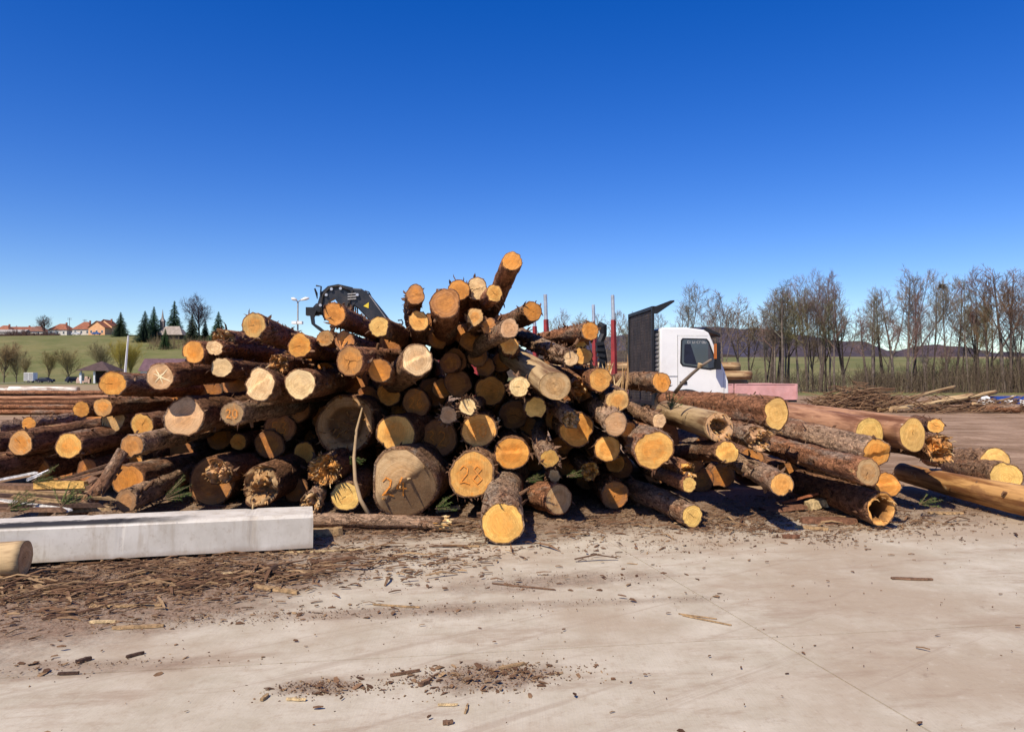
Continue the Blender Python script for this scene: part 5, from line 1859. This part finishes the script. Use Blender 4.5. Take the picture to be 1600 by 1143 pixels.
def house(label, px, d, W, D_, wh, rh, wall, roof, kind='hip', wins=3, chim=True, over=0.45, rz=0.0, name='house', cat='house', lift=0.0, rt=None):
    x, y, z = spot(px, d)
    h = empty(name, (x, y, z + lift - 0.3), label, cat, None, rz)
    m = MB()
    m.box2((-W / 2, -D_ / 2, 0), (W / 2, D_ / 2, wh + .3))
    if kind == 'gable_front':
        m.prism([(-W / 2, wh + .3), (W / 2, wh + .3), (0, wh + .3 + rh * .93)], 1, -D_ / 2, D_ / 2)
    o = m.build('wall', M['wall_paint'], h)
    o.color = (*wall, 1)
    m = MB()
    a, b, z0, z1 = W / 2 + over, D_ / 2 + over, wh + .3 - 0.1, wh + .3 + rh
    if kind == 'hip':
        ix = max(0.0, W / 2 - D_ / 2 * 0.8)
        m.add([(-a, -b, z0), (a, -b, z0), (a, b, z0), (-a, b, z0), (-ix, 0, z1), (ix, 0, z1)], [(0, 1, 5, 4), (1, 2, 5), (2, 3, 4, 5), (3, 0, 4), (3, 2, 1, 0)])
    elif kind == 'gable':
        m.add([(-a, -b, z0), (a, -b, z0), (a, b, z0), (-a, b, z0), (-a, 0, z1), (a, 0, z1)], [(0, 1, 5, 4), (1, 2, 5), (2, 3, 4, 5), (3, 0, 4), (3, 2, 1, 0)])
    else:
        t_ = 0.18
        for s_ in (-1, 1):
            m.add([(s_ * a, -b, z0), (0, -b, z1), (0, b, z1), (s_ * a, b, z0), (s_ * a, -b, z0 + t_), (0, -b, z1 + t_), (0, b, z1 + t_), (s_ * a, b, z0 + t_)], [(0, 1, 2, 3), (4, 7, 6, 5), (0, 4, 5, 1), (1, 5, 6, 2), (2, 6, 7, 3), (3, 7, 4, 0)])
    ro_ = m.build('roof', M['tiles'], h)
    ro_.color = (*roof, 1)
    if chim:
        m = MB()
        m.box2((W * .15, 0.3, z1 - rh * .6), (W * .15 + .7, 1.0, z1 + 0.7))
        c = m.build('chimney', M['wall_paint'], ro_)
        c.color = (0.3, 0.12, 0.08, 1)
    for i in range(wins):
        xc = -W / 2 + W * (i + .5) / wins
        m = MB()
        m.box2((xc - .55, -D_ / 2 - .05, 1.1), (xc + .55, -D_ / 2 + .02, 2.5))
        f_ = m.build('window', M['wall_paint'], h)
        f_.color = (0.75, 0.73, 0.7, 1)
        m = MB()
        m.box2((xc - .45, -D_ / 2 - .08, 1.2), (xc + .45, -D_ / 2 - .051, 2.4))
        m.build('pane', M['pane'], f_)
    return h


RT = (0.27, 0.105, 0.06)
RT2 = (0.23, 0.085, 0.05)
house('house with orange hip roof at the left picture edge on the hill', 8, 412, 9, 8, 2.8, 3.6, (0.55, 0.50, 0.42), RT, 'hip', 2)
house('long low barn with grey roof below the village houses', 22, 402, 14, 5, 2.2, 1.3, (0.42, 0.38, 0.34), (0.33, 0.30, 0.27), 'gable', 0, False)
house('long red-roofed house behind the grey barn', 37, 416, 15, 8, 2.6, 3.2, (0.5, 0.44, 0.38), RT2, 'gable', 4)
house('brown-roofed house behind the spreading bare tree', 60, 410, 9, 8, 2.6, 3.0, (0.62, 0.58, 0.52), (0.20, 0.10, 0.07), 'hip', 2)
house('white house with orange hip roof in the middle of the village', 97, 408, 10, 9, 3.1, 3.4, (0.6, 0.56, 0.5), RT, 'hip', 3)
house('pale house with pointed orange roof beside the orange gabled one', 134, 404, 9.5, 9, 3.0, 4.2, (0.58, 0.52, 0.44), RT, 'hip', 3)
house('orange house with a front gable on the hill', 157, 398, 8.5, 8, 3.6, 3.4, (0.75, 0.40, 0.20), RT, 'gable_front', 3, False)
house('second orange gable rising behind the front-gabled house', 168, 404, 8.5, 8, 4.4, 3.6, (0.78, 0.46, 0.25), RT2, 'gable_front', 2)
for pxs in ((108, 402), (132, 415)):
    x, y, z = spot(*pxs)
    m = MB()
    m.tube([(x, y, z), (x, y, z + 9.3)], [.16, .1], 6)
    o = m.build('utility_pole', M['treebark'])
    o.color = (0.10, 0.085, 0.075, 1)
    tag(o, 'wooden utility pole above the roof of the middle house' if pxs[0] == 108 else 'wooden utility pole above the pointed orange roof', 'pole')
    for dz in (8.4, 9.0):
        m = MB()
        m.box((x, y, z + dz), (2.4, .14, .14))
        c = m.build('crossarm', M['treebark'], o)
        c.color = (0.10, 0.085, 0.075, 1)
# wooden church
x, y, z = spot(266, 355)
ch = empty('wooden_church', (x, y, z - .3), 'wooden church with steep shingle roof and thin spire on the hill', 'church')
m = MB()
m.box2((-6, -3, 0), (6, 3, 2.6))
o = m.build('wall', M['wall_paint'], ch)
o.color = (0.10, 0.075, 0.06, 1)
m = MB()
m.add([(-7.4, -4.2, 2.2), (7.4, -4.2, 2.2), (7.4, 4.2, 2.2), (-7.4, 4.2, 2.2), (-4, 0, 6.4), (4.2, 0, 6.4)], [(0, 1, 5, 4), (1, 2, 5), (2, 3, 4, 5), (3, 0, 4), (3, 2, 1, 0)])
ro_ = m.build('roof', M['tiles'], ch)
ro_.color = (0.31, 0.26, 0.22, 1)
m = MB()
m.box2((-4.6, -.9, 4.4), (-2.8, .9, 8.6))
tw = m.build('tower', M['tiles'], ch)
tw.color = (0.24, 0.20, 0.18, 1)
m = MB()
m.add([(-4.9, -1.2, 8.5), (-2.5, -1.2, 8.5), (-2.5, 1.2, 8.5), (-4.9, 1.2, 8.5), (-4.1, -.4, 10.2), (-3.3, -.4, 10.2), (-3.3, .4, 10.2), (-4.1, .4, 10.2), (-3.7, 0, 14.6)], [(0, 1, 5, 4), (1, 2, 6, 5), (2, 3, 7, 6), (3, 0, 4, 7), (4, 5, 8), (5, 6, 8), (6, 7, 8), (7, 4, 8), (3, 2, 1, 0)])
c = m.build('spire', M['tiles'], tw)
c.color = (0.26, 0.23, 0.22, 1)
for i in range(5):
    m = MB()
    m.tube([(-5.6 + i * 2.8, -3.6, 0), (-5.6 + i * 2.8, -3.6, 2.4)], .13, 6)
    c = m.build('porch_post', M['treebark'], ch)
    c.color = (0.14, 0.10, 0.08, 1)
house('low building with a violet-brown roof at the foot of the church hill', 258, 186, 9.2, 6, 3.0, 3.0, (0.70, 0.68, 0.65), (0.13, 0.075, 0.085), 'gable', 3, False, name='building', cat='building', rt=None)
# pavilion
x, y, z = spot(159, 196)
pv = empty('open_pavilion', (x, y, z), 'open pavilion with dark pyramid roof beside the road', 'pavilion')
m = MB()
m.add([(-4.4, -4.4, 3.2), (4.4, -4.4, 3.2), (4.4, 4.4, 3.2), (-4.4, 4.4, 3.2), (0, 0, 5.7)], [(0, 1, 4), (1, 2, 4), (2, 3, 4), (3, 0, 4), (3, 2, 1, 0)])
o = m.build('roof', M['tiles'], pv)
o.color = (0.085, 0.055, 0.05, 1)
for ax in (-1, 0, 1):
    for ay in (-1, 1):
        m = MB()
        m.box2((ax * 3.4 - .18, ay * 3.4 - .18, 0), (ax * 3.4 + .18, ay * 3.4 + .18, 3.18))
        c = m.build('post', M['wall_paint'], pv)
        c.color = (0.72, 0.72, 0.72, 1)
m = MB()
m.box2((-3.2, 3.0, 0), (3.2, 3.15, 3.15))
c = m.build('shade_sheet', M['wall_paint'], pv)  # near-black sheet standing in for the shade under the roof
c.color = (0.06, 0.045, 0.04, 1)
m = MB()
m.box2((-3.95, -3.3, 0.6), (-3.7, -1.4, 2.6))
c = m.build('notice_board', M['wall_paint'], pv)
c.color = (0.72, 0.73, 0.74, 1)
x, y, z = spot(131, 197)
m = MB()
for i in range(14):
    m.box((x - 1.6 + (i % 7) * .5, y + (i // 7) * .4, z + .55 + .25 * (i % 3)), (.46, .5, 1.1 + .4 * (i % 2)))
o = m.build('stone_heap', M['wall_paint'])
o.color = (0.52, 0.36, 0.29, 1)
tag(o, 'pale pinkish heap of building blocks beside the pavilion', 'blocks', kind='stuff')


def car(label, px, d, col, L=4.4, hh=1.48, suv=False, rz=0.0, name='parked_car', cat='car', zoff=0.12):
    x, y, z = spot(px, d)
    r = empty(name, (x, y, z + zoff), label, cat, None, rz)
    k = L / 4.4
    body = [(-2.2 * k, .35), (-2.2 * k, .85), (-2.05 * k, .95), (-1.7 * k, 1.0), (2.0 * k, .98), (2.18 * k, .75), (2.2 * k, .35)]
    m = MB()
    m.prism(body, 1, -.86, .86)
    o = m.build('body', M['tint'], r)
    o.color = (*col, 1)
    m = MB()
    rear = -2.0 if suv else -1.55
    m.prism([(rear * k, .99), ((rear + .25) * k, hh - .06), (-.9 * k, hh), (.35 * k, hh - .02), (1.2 * k, .985)], 1, -.76, .76)
    o = m.build('cabin', M['tint'], r)
    o.color = (*col, 1)
    for s_ in (-1, 1):
        m = MB()
        m.prism([((rear + .2) * k, 1.03), ((rear + .38) * k, hh - .12), (.3 * k, hh - .1), (1.0 * k, 1.03)], 1, s_ * .765, s_ * .785)
        m.build('side_window', M['glass'], r)
    for xx in (-1.35, 1.35):
        for yy in (-.78, .78):
            wheel(r, xx * k, yy, .33, .33, .2)
    m = MB()
    m.box2((2.17 * k, -.7, .6), (2.23 * k, -.35, .75))
    m.build('headlight', M['steel'], r)
    return r


car('dark blue parked car next to the white box trailer on the road', 71, 205.5, (0.012, 0.016, 0.035))
car('dark parked estate car beside the pavilion', 117, 206, (0.014, 0.016, 0.03), 4.5, 1.6, True, R(60))
car('white car parked in front of the village houses', 119, 394, (0.65, 0.66, 0.68), 4.3, zoff=0.1)
car('blue car parked at the orange house', 150, 390, (0.05, 0.12, 0.35), 4.1, zoff=0.1)
x, y, z = spot(48, 206)
bt = empty('box_trailer', (x, y, z + .12), 'white box trailer standing at the road beside the dark blue car', 'trailer')
m = MB()
m.box2((-1.25, -1, .55), (1.25, 1, 2.75))
o = m.build('box', M['white_paint'], bt)
for s_ in (-1, 1):
    m = MB()
    m.box2((s_ * .62 - .56, -1.03, .65), (s_ * .62 + .56, -1.001, 2.65))
    m.build('door', M['grey_panel'], o)
for yy in (-.95, .95):
    wheel(bt, 0, yy, .33, .33, .2)
# concrete pole
x, y, z = spot(197, 130)
m = MB()
q0, q1 = P(193.5, 600, 130), P(200.5, 524, 130)
m.tube([(q0.x, 130, z - 0.2), (q1.x, 130, q1.z)], [0.24, 0.15], 4)
o = m.build('concrete_pole', M['wall_paint'])
o.color = (0.72, 0.71, 0.69, 1)
tag(o, 'square white concrete pole leaning slightly in front of the meadow hill', 'pole')
# street lamp with two heads
x, y, z = spot(465, 42)
lp = empty('street_lamp', (x, y, z), 'grey street lamp with two white heads behind the log pile', 'lamp')
zt = P(465, 471, 42).z - z
m = MB()
m.tube([(0, 0, 0), (0, 0, zt * .5), (0, 0, zt)], [.07, .05, .04], 8)
m.build('post', M['grey_panel'], lp)
for (dx, dz, ln) in ((-.15, .09, .2), (.32, .10, .36)):
    m = MB()
    m.tube([(0, 0, zt - .02), (dx * .5, -.05, zt + dz * .7), (dx, -.1, zt + dz)], .028, 6)
    a = m.build('arm', M['grey_panel'], lp)
    m = MB()
    s_ = 1 if dx > 0 else -1
    m.tube([(dx - s_ * .12, -.1, zt + dz - .02), (dx + s_ * ln * .35, -.1, zt + dz + .05), (dx + s_ * ln * .9, -.1, zt + dz + .08)], [.05, .095, .05], 8)
    m.build('lamp_head', M['white_paint'], a, smooth=True)
for dx in (-.14, .17):
    m = MB()
    m.box((dx, -.12, zt - 1.18), (.26, .3, .15))
    m.build('camera_box', M['white_paint'], lp)
# old church tower far off in the village
x, y, z = spot(25, 520)
m = MB()
m.box2((x - 1.2, y - 1.2, z), (x + 1.2, y + 1.2, z + 9.5))
m.add([(x - 1.4, y - 1.4, z + 9.5), (x + 1.4, y - 1.4, z + 9.5), (x + 1.4, y + 1.4, z + 9.5), (x - 1.4, y + 1.4, z + 9.5), (x, y, z + 13)], [(0, 1, 4), (1, 2, 4), (2, 3, 4), (3, 0, 4)])
o = m.build('church_spire', M['tiles'])
o.color = (0.25, 0.27, 0.30, 1)
tag(o, 'small grey spire peeping over the village roofs', 'spire')

# ------------------------------------------------------------------ litter on the yard
rnd.seed(42)


def chip(m, x, y, z, ln, wd, th_, az, tilt=0.0):
    """flat splintered sliver of bark or wood with ragged ends"""
    c_, s_ = math.cos(az), math.sin(az)
    u = Vector((c_, s_, math.sin(tilt)))
    v = Vector((-s_, c_, rnd.uniform(-.3, .3)))
    p = Vector((x, y, z + th_ * .5))
    k0, k1 = rnd.uniform(.2, 1), rnd.uniform(.1, .9)
    bow = Vector((0, 0, rnd.uniform(0, .12) * ln))
    a, b, c = p - u * ln / 2, p + bow, p + u * ln / 2
    up = Vector((0, 0, th_))
    vs = []
    for q, kk in ((a, k0), (b, 1.0), (c, k1)):
        for s2 in (-1, 1):
            vs.append(q + v * wd * .5 * kk * s2)
    vs += [q + up for q in vs]
    m.add(vs, [(6, 8, 9, 7), (8, 10, 11, 9), (0, 2, 8, 6), (2, 4, 10, 8), (1, 7, 9, 3), (3, 9, 11, 5), (0, 6, 7, 1), (4, 5, 11, 10)])


M['slivers'] = mat_face_var('slivers', [(0.09, 0.045, 0.025), (0.16, 0.085, 0.045), (0.26, 0.15, 0.08), (0.12, 0.06, 0.032), (0.44, 0.29, 0.15), (0.19, 0.105, 0.055), (0.07, 0.035, 0.02)])


def litter_density(x, y):
    # before the beam
    cy = 5.95 + (x + 3.7) * 0.30
    d1 = math.exp(-((x + 3.7) / 2.2) ** 2 - ((y - cy) / 0.75) ** 2)
    # foot of the pile
    d2 = .6 * sstep(7.4, 8.8, y - 0.18 * x + 1.4 * noise.noise(Vector((x * .8, y * .8, 2)))) * (0.8 if x < 4.8 else 0.5)
    d3 = math.exp(-((x - 2.9) / 1.6) ** 2 - ((y - 8.5) / 0.6) ** 2)
    # small heaps
    d4 = 1.3 * math.exp(-((x + 0.15) / 0.3) ** 2 - ((y - 4.15) / 0.13) ** 2) + 1.1 * math.exp(-((x + 0.98) / 0.16) ** 2 - ((y - 4.02) / 0.08) ** 2)
    nn = 0.5 + 0.9 * noise.noise(Vector((x * 1.1, y * 1.7, 7)))
    return max(0, (d1 * 1.2 + d2 * .8 + d3) * max(0, nn + .25)) + d4 * .12 + 0.006


m = MB()
n = 0
for i in range(150000):
    x, y = rnd.uniform(-6.5, 7.5), rnd.uniform(3.2, 10.5)
    dn = litter_density(x, y)
    if rnd.random() > dn:
        continue
    big_ = rnd.random() * (0.93 if y < 4.6 else 1)
    ln = 0.006 + 0.034 * rnd.random() ** 2 if big_ < .9 else rnd.uniform(.05, .2) * min(1, .4 + dn)
    wd = ln * rnd.uniform(.2, .6) if big_ < .9 else rnd.uniform(.006, .022)
    az = rnd.gauss(0.25, 0.5) if rnd.random() < .7 else rnd.random() * 6.28
    chip(m, x, y, 0.0 + rnd.random() * .012, ln, wd, rnd.uniform(.002, .007), az, rnd.uniform(-.12, .12))
    n += 1
    if n > 24000:
        break
o = m.build('wood_litter', M['chips'], fix=False)
tag(o, 'bark chips and wood crumbs strewn over the concrete', 'litter', kind='stuff')

# a mat of long bark slivers and fibres before the beam and at the foot of the pile
m = MB()
n = 0
for i in range(40000):
    x, y = rnd.uniform(-6.0, 5.5), rnd.uniform(4.2, 9.4)
    cy = 6.15 + (x + 3.7) * 0.30
    dn = 1.1 * math.exp(-((x + 3.4) / 2.3) ** 2 - ((y - cy + .25) / 0.62) ** 2) + (0.3 if x < 1 else 0.12) * math.exp(-((y - 8.3 - 0.1 * x) / 0.45) ** 2)
    dn *= max(0, 0.55 + 1.1 * noise.noise(Vector((x * 1.3, y * 2.2, 11))))
    if rnd.random() > dn:
        continue
    ln = rnd.uniform(.04, .13) if rnd.random() < .82 else rnd.uniform(.13, .40)
    chip(m, x, y, rnd.random() * .025, ln, rnd.uniform(.006, .02) + ln * .03, rnd.uniform(.003, .008), rnd.gauss(.28, .6), rnd.uniform(-.1, .1))
    n += 1
    if n > 2300:
        break
o = m.build('bark_slivers', M['slivers'], fix=False)
tag(o, 'mat of long bark slivers and wood fibres on the ground before the beam', 'litter', kind='stuff')

# fine crumbs swept into low heaps
m = MB()
for (hx, hy, sx, sy, cnt) in ((-0.15, 4.18, 0.30, 0.11, 1300), (-1.0, 4.05, 0.15, 0.06, 450), (0.3, 6.15, 0.5, 0.14, 350), (-0.75, 5.35, 0.5, 0.10, 250), (0.9, 5.6, 0.5, 0.08, 120), (-2.6, 4.3, 0.5, 0.08, 250), (-2.0, 5.2, 0.5, 0.12, 600), (1.5, 7.4, 0.6, 0.2, 500)):
    for i in range(cnt):
        u, v_ = rnd.gauss(0, 1), rnd.gauss(0, 1)
        nn = noise.noise(Vector((u * 1.6 + hx, v_ * 1.6, hy)))
        if nn < -.15 and rnd.random() < .8:
            continue
        x, y = hx + u * sx, hy + v_ * sy + u * sx * .12
        z = 0.022 * math.exp(-(u * u + v_ * v_)) * rnd.random()
        ln = rnd.uniform(.003, .014) if rnd.random() < .93 else rnd.uniform(.02, .06)
        chip(m, x, y, z, ln, ln * rnd.uniform(.25, .7), rnd.uniform(.0015, .004), rnd.random() * 6.28, rnd.uniform(-.3, .3))
o = m.build('bark_crumbs', M['slivers'], fix=False)
tag(o, 'fine bark crumbs swept into low heaps on the open concrete', 'litter', kind='stuff')

# bigger pieces, one by one
def slab_piece(label, px, py, ln, wd, th_, az, col, tilt=0.0, z=0.0, name='wood_scrap', cat='scrap', group=None):
    d = CAM_H * F_PX / (py - 588)
    p = P(px, py, d)
    m = MB()
    n_ = 7
    for i in range(n_):
        t = i / (n_ - 1)
        w_ = wd * (0.55 + .45 * math.sin(math.pi * min(1, .18 + t * .75))) * rnd.uniform(.8, 1.1)
        x_ = (t - .5) * ln
        yo = rnd.uniform(-.1, .1) * wd
        zz = 0.25 * th_ * noise.noise(Vector((t * 4, px, 1)))
        for (yy, zt) in ((-w_ / 2, 0), (w_ / 2, 0), (w_ / 2 * .8, th_), (-w_ / 2 * .8, th_)):
            m.v.append((x_ + rnd.uniform(-.02, .02) * ln, yo + yy, zt + zz))
    for i in range(n_ - 1):
        for k in range(4):
            k2 = (k + 1) % 4
            m.f.append((i * 4 + k, i * 4 + k2, i * 4 + 4 + k2, i * 4 + 4 + k))
            m.m.append(0)
    m.f += [(3, 2, 1, 0), tuple((n_ - 1) * 4 + k for k in range(4))]
    m.m += [0, 0]
    o = m.build(name, M['scrap'])
    o.location = (p.x, d, z + abs(math.sin(tilt)) * ln / 2 + .004)
    o.rotation_euler = (0, -tilt, az)
    o.color = (*col, 1)
    return tag(o, label, cat, group)


M['scrap'] = mat_tint('scrap_wood', 0.85, 30.0, 0.4, 0.5)
TAN, BRN, DRK, RED, PAL = (0.34, 0.22, 0.11), (0.17, 0.095, 0.055), (0.065, 0.036, 0.024), (0.17, 0.08, 0.045), (0.52, 0.38, 0.20)
for a in (
    ('tan slab of wood lying just in front of the round post', 67, 921, .30, .085, .02, -.75, TAN),
    ('long flat tan splinter in the middle of the litter before the beam', 195, 946, .50, .045, .012, .05, TAN),
    ('dark weathered strip of wood slanting across the litter before the beam', 275, 909, .62, .05, .015, .35, BRN),
    ('short pale yellow stick in the litter before the beam', 161, 971, .17, .035, .014, .05, PAL),
    ('flat tan slab at the near edge of the litter', 216, 979, .32, .05, .014, .15, TAN),
    ('slender tan strip slanting up at the left in the litter', 112, 958, .36, .035, .014, .75, BRN),
    ('pale curved strip lying near the beam', 376, 895, .38, .035, .014, .2, PAL),
    ('small dark wedge of bark sticking up near the beam tip', 425, 897, .12, .08, .03, .5, DRK, .5),
    ('rotten tan slab right of the wedge of bark', 432, 921, .42, .07, .02, -.45, TAN),
    ('brown batten lying at the right end of the litter', 521, 877, .40, .05, .03, .55, BRN),
    ('long straw-coloured stick beside the beam tip', 508, 861, .70, .022, .015, .18, PAL),
    ('thin twig lying across the open concrete in the middle', 818, 916, .52, .012, .01, -.35, BRN),
    ('thin light twig on the concrete left of centre', 619, 946, .36, .014, .01, -.2, TAN),
    ('brown sliver of wood pointing up the yard', 633, 1050, .17, .02, .012, .45, BRN),
    ('split piece of bark on the concrete near the front heap', 665, 1065, .10, .03, .015, .95, BRN),
    ('flat brown bark piece at the right end of the front heap', 800, 1039, .16, .03, .012, .5, TAN),
    ('pale chip on the concrete in front of the heap', 700, 1099, .10, .015, .008, .02, PAL),
    ('small upright-lying tan chip in front of the heap', 729, 1105, .10, .014, .008, 1.5, TAN),
    ('rounded brown chip at the bottom of the picture', 700, 1127, .05, .035, .012, .1, BRN),
    ('dark bark chip lying on the concrete at the left', 107, 1051, .11, .022, .012, .1, DRK),
    ('curled dark bark piece on the concrete at the left', 131, 1031, .08, .035, .018, .9, DRK),
    ('dark leaf-shaped bark piece with a long stem', 211, 1022, .10, .03, .012, .8, DRK),
    ('pale brown chip standing on edge left of the front heaps', 414, 1088, .07, .025, .012, 1.4, TAN),
    ('tan chip beside the small straw heap', 463, 1091, .10, .022, .01, -.1, PAL),
    ('forked straw-coloured twig on the right half of the concrete', 1104, 968, .34, .010, .008, -.65, TAN),
    ('second straw twig crossing the forked one', 1090, 962, .26, .008, .007, -.45, TAN),
    ('red-brown block of bark on the concrete under the propped log', 1236, 840, .17, .06, .035, -.05, RED),
    ('reddish flake of bark on the open concrete at the right', 1425, 904, .32, .05, .012, -.12, BRN),
    ('torn brown sheet of bark under the propped log', 1225, 797, .55, .3, .03, .1, RED, .06),
    ('yellow split chunk beside the hollow log', 1280, 794, .34, .2, .09, .2, PAL, .15),
    ('pale stick lying before the hollow log', 1268, 826, .34, .04, .03, -.5, TAN),
    ('thick brown bark slab lying in front of the hollow log', 1295, 816, .6, .2, .05, -.1, RED),
    ('reddish plank of split wood leaning beside the propped log', 1252, 790, .5, .13, .03, -.75, (0.24, 0.085, 0.04), .35),
    ('flat wood flake in front of the long peeled log', 1478, 802, .4, .12, .02, -.05, TAN),
    ('brown bark chip in front of the stubby middle log', 720, 853, .36, .05, .014, -.1, TAN),
    ('broken chunk of wood at the end of the fallen pole', 512, 835, .3, .16, .07, .3, TAN),
    ('pale split billet at the far end of the fallen pole', 700, 800, .3, .06, .05, .25, PAL, .1),
):
    slab_piece(*a)

# slabwood and twigs heaped behind the beam at the left
rnd.seed(8)
for i, (px, py, d, ln, wd, th_, az, tl, col) in enumerate((
    (45, 760, 8.0, 1.5, .14, .05, -.02, .0, BRN), (95, 757, 7.95, .55, .10, .07, .02, .0, (0.62, 0.36, 0.10)), (60, 770, 7.9, 1.7, .10, .03, -.05, -.06, TAN), (30, 775, 7.8, 1.2, .10, .03, -.08, -.03, DRK),
    (40, 786, 7.6, 1.0, .05, .03, -.08, -.12, (0.62, 0.58, 0.52)), (100, 752, 8.2, 1.1, .05, .03, .25, .25, BRN), (120, 742, 8.3, .8, .05, .03, .4, .32, BRN), (20, 745, 8.2, .5, .04, .02, .2, .2, (0.7, 0.67, 0.62)),
    (60, 742, 8.2, .25, .05, .02, .5, .4, (0.74, 0.72, 0.68)), (70, 790, 7.6, 1.2, .08, .04, .03, .0, DRK), (25, 795, 7.5, 1.0, .1, .04, .0, .0, BRN), (110, 775, 7.9, .7, .12, .05, 1.1, .5, BRN), (85, 782, 7.7, .9, .06, .03, -.1, -.1, TAN), (130, 796, 7.7, .5, .08, .04, .4, .0, TAN))):
    m = MB()
    p = P(px, py, d)
    m.box((0, 0, 0), (ln, wd, th_), None, 0.9)
    for v_ in range(8):
        q = m.v[v_]
        m.v[v_] = (q[0] * rnd.uniform(.92, 1.05), q[1] + rnd.uniform(-.01, .01), q[2] + rnd.uniform(-.008, .008))
    o = m.build('slabwood', M['scrap'])
    o.location = (p.x, d, max(p.z, .05 + i * .003))
    o.rotation_euler = (0, -tl, az)
    o.color = (*col, 1)
    lb = {1: 'orange split block among the slabwood behind the beam', 4: 'white strip of slabwood just over the beam', 7: 'white splinter on top of the slabwood at the picture edge', 8: 'small white splinter on top of the slabwood'}.get(i, 'rough brown slabwood piece heaped behind the left end of the beam')
    tag(o, lb, 'slabwood', 'slabwood heaped behind the beam')


def sprig(label, px, py, d, ln, az, n=9, el=0.3):
    p = P(px, py, d)
    st, nd = MB(), MB()
    for k in range(n):
        a = az + rnd.uniform(-.9, .9)
        e = el + rnd.uniform(-.35, .45)
        dv = Vector((math.cos(a) * math.cos(e), math.sin(a) * math.cos(e), math.sin(e)))
        l_ = ln * rnd.uniform(.5, 1)
        st.tube([(0, 0, 0), dv * l_ * .5, dv * l_], [.005, .004, .002], 4)
        for j in range(70):
            t = rnd.uniform(.15, 1)
            q = dv * l_ * t
            nv = branch_dir(dv, R(rnd.uniform(35, 65)), rnd.random() * 6.28) * rnd.uniform(.018, .032)
            sd = nv.orthogonal().normalized() * .0022
            nd.add([q + sd, q - sd, q + nv], [(0, 1, 2)])
    r = empty('spruce_sprig', (p.x, d, max(.03, p.z)), label, 'twig')
    o = st.build('twig', M['treebark'], r)
    o.color = (0.16, 0.10, 0.06, 1)
    o = nd.build('needles', M['needles'], r, fix=False)
    o.color = (0.085, 0.125, 0.03, 1)
    o['kind'] = 'stuff'


for a in (('green spruce sprig between slabwood and leaning trunk', 95, 792, 7.55, .34, 1.6, 16, .5), ('green spruce sprig on the slabwood below the outermost log', 50, 752, 7.9, .36, .2, 14, .2), ('spruce sprig at the picture edge just above the beam', 10, 796, 7.4, .3, .8, 12, .4),
          ('dry spruce sprig over the beam by the short grey-ended log', 255, 780, 8.0, .34, .4, 16, .4), ('spruce sprig at the foot of the huge split log', 680, 795, 8.3, .25, .3, 12, .3), ('dark spruce sprig above the stubby middle log', 822, 752, 8.5, .22, .2, 10, .3), ('spruce sprig beneath the long peeled log', 1437, 788, 8.9, .3, .3, 12, .2), ('spruce sprig beside the tiny log end', 885, 745, 8.5, .2, .4, 9, .3),
          ('green sprig on the weathered log before the truck wheel', 1048, 640, 9.2, .26, 1.2, 12, .6), ('spruce sprig caught beside the crooked branch', 548, 713, 8.6, .2, 1.0, 9, -.6)):
    sprig(*a)

# torn pale splinters standing behind the wormholed log
for i, (px, py, h_, ln_) in enumerate(((936, 575, .45, -.25), (961, 592, .6, .2), (945, 585, .35, .05))):
    m = MB()
    q = P(px, py, 9.8)
    for k in range(9):
        shard(m, (rnd.uniform(-.07, .07), rnd.uniform(-.05, .05), -h_ * .7), (ln_ + rnd.uniform(-.2, .2), rnd.uniform(-.2, .2), 1), h_ * rnd.uniform(.8, 1.3), rnd.uniform(.012, .03))
    o = m.build('torn_splinters', M['splint'], loc=q)
    tag(o, ['torn wood splinters left of the red stake', 'tall pale torn splinters right of the red stake', 'short torn splinters at the foot of the red stake'][i], 'splinters', kind='stuff')
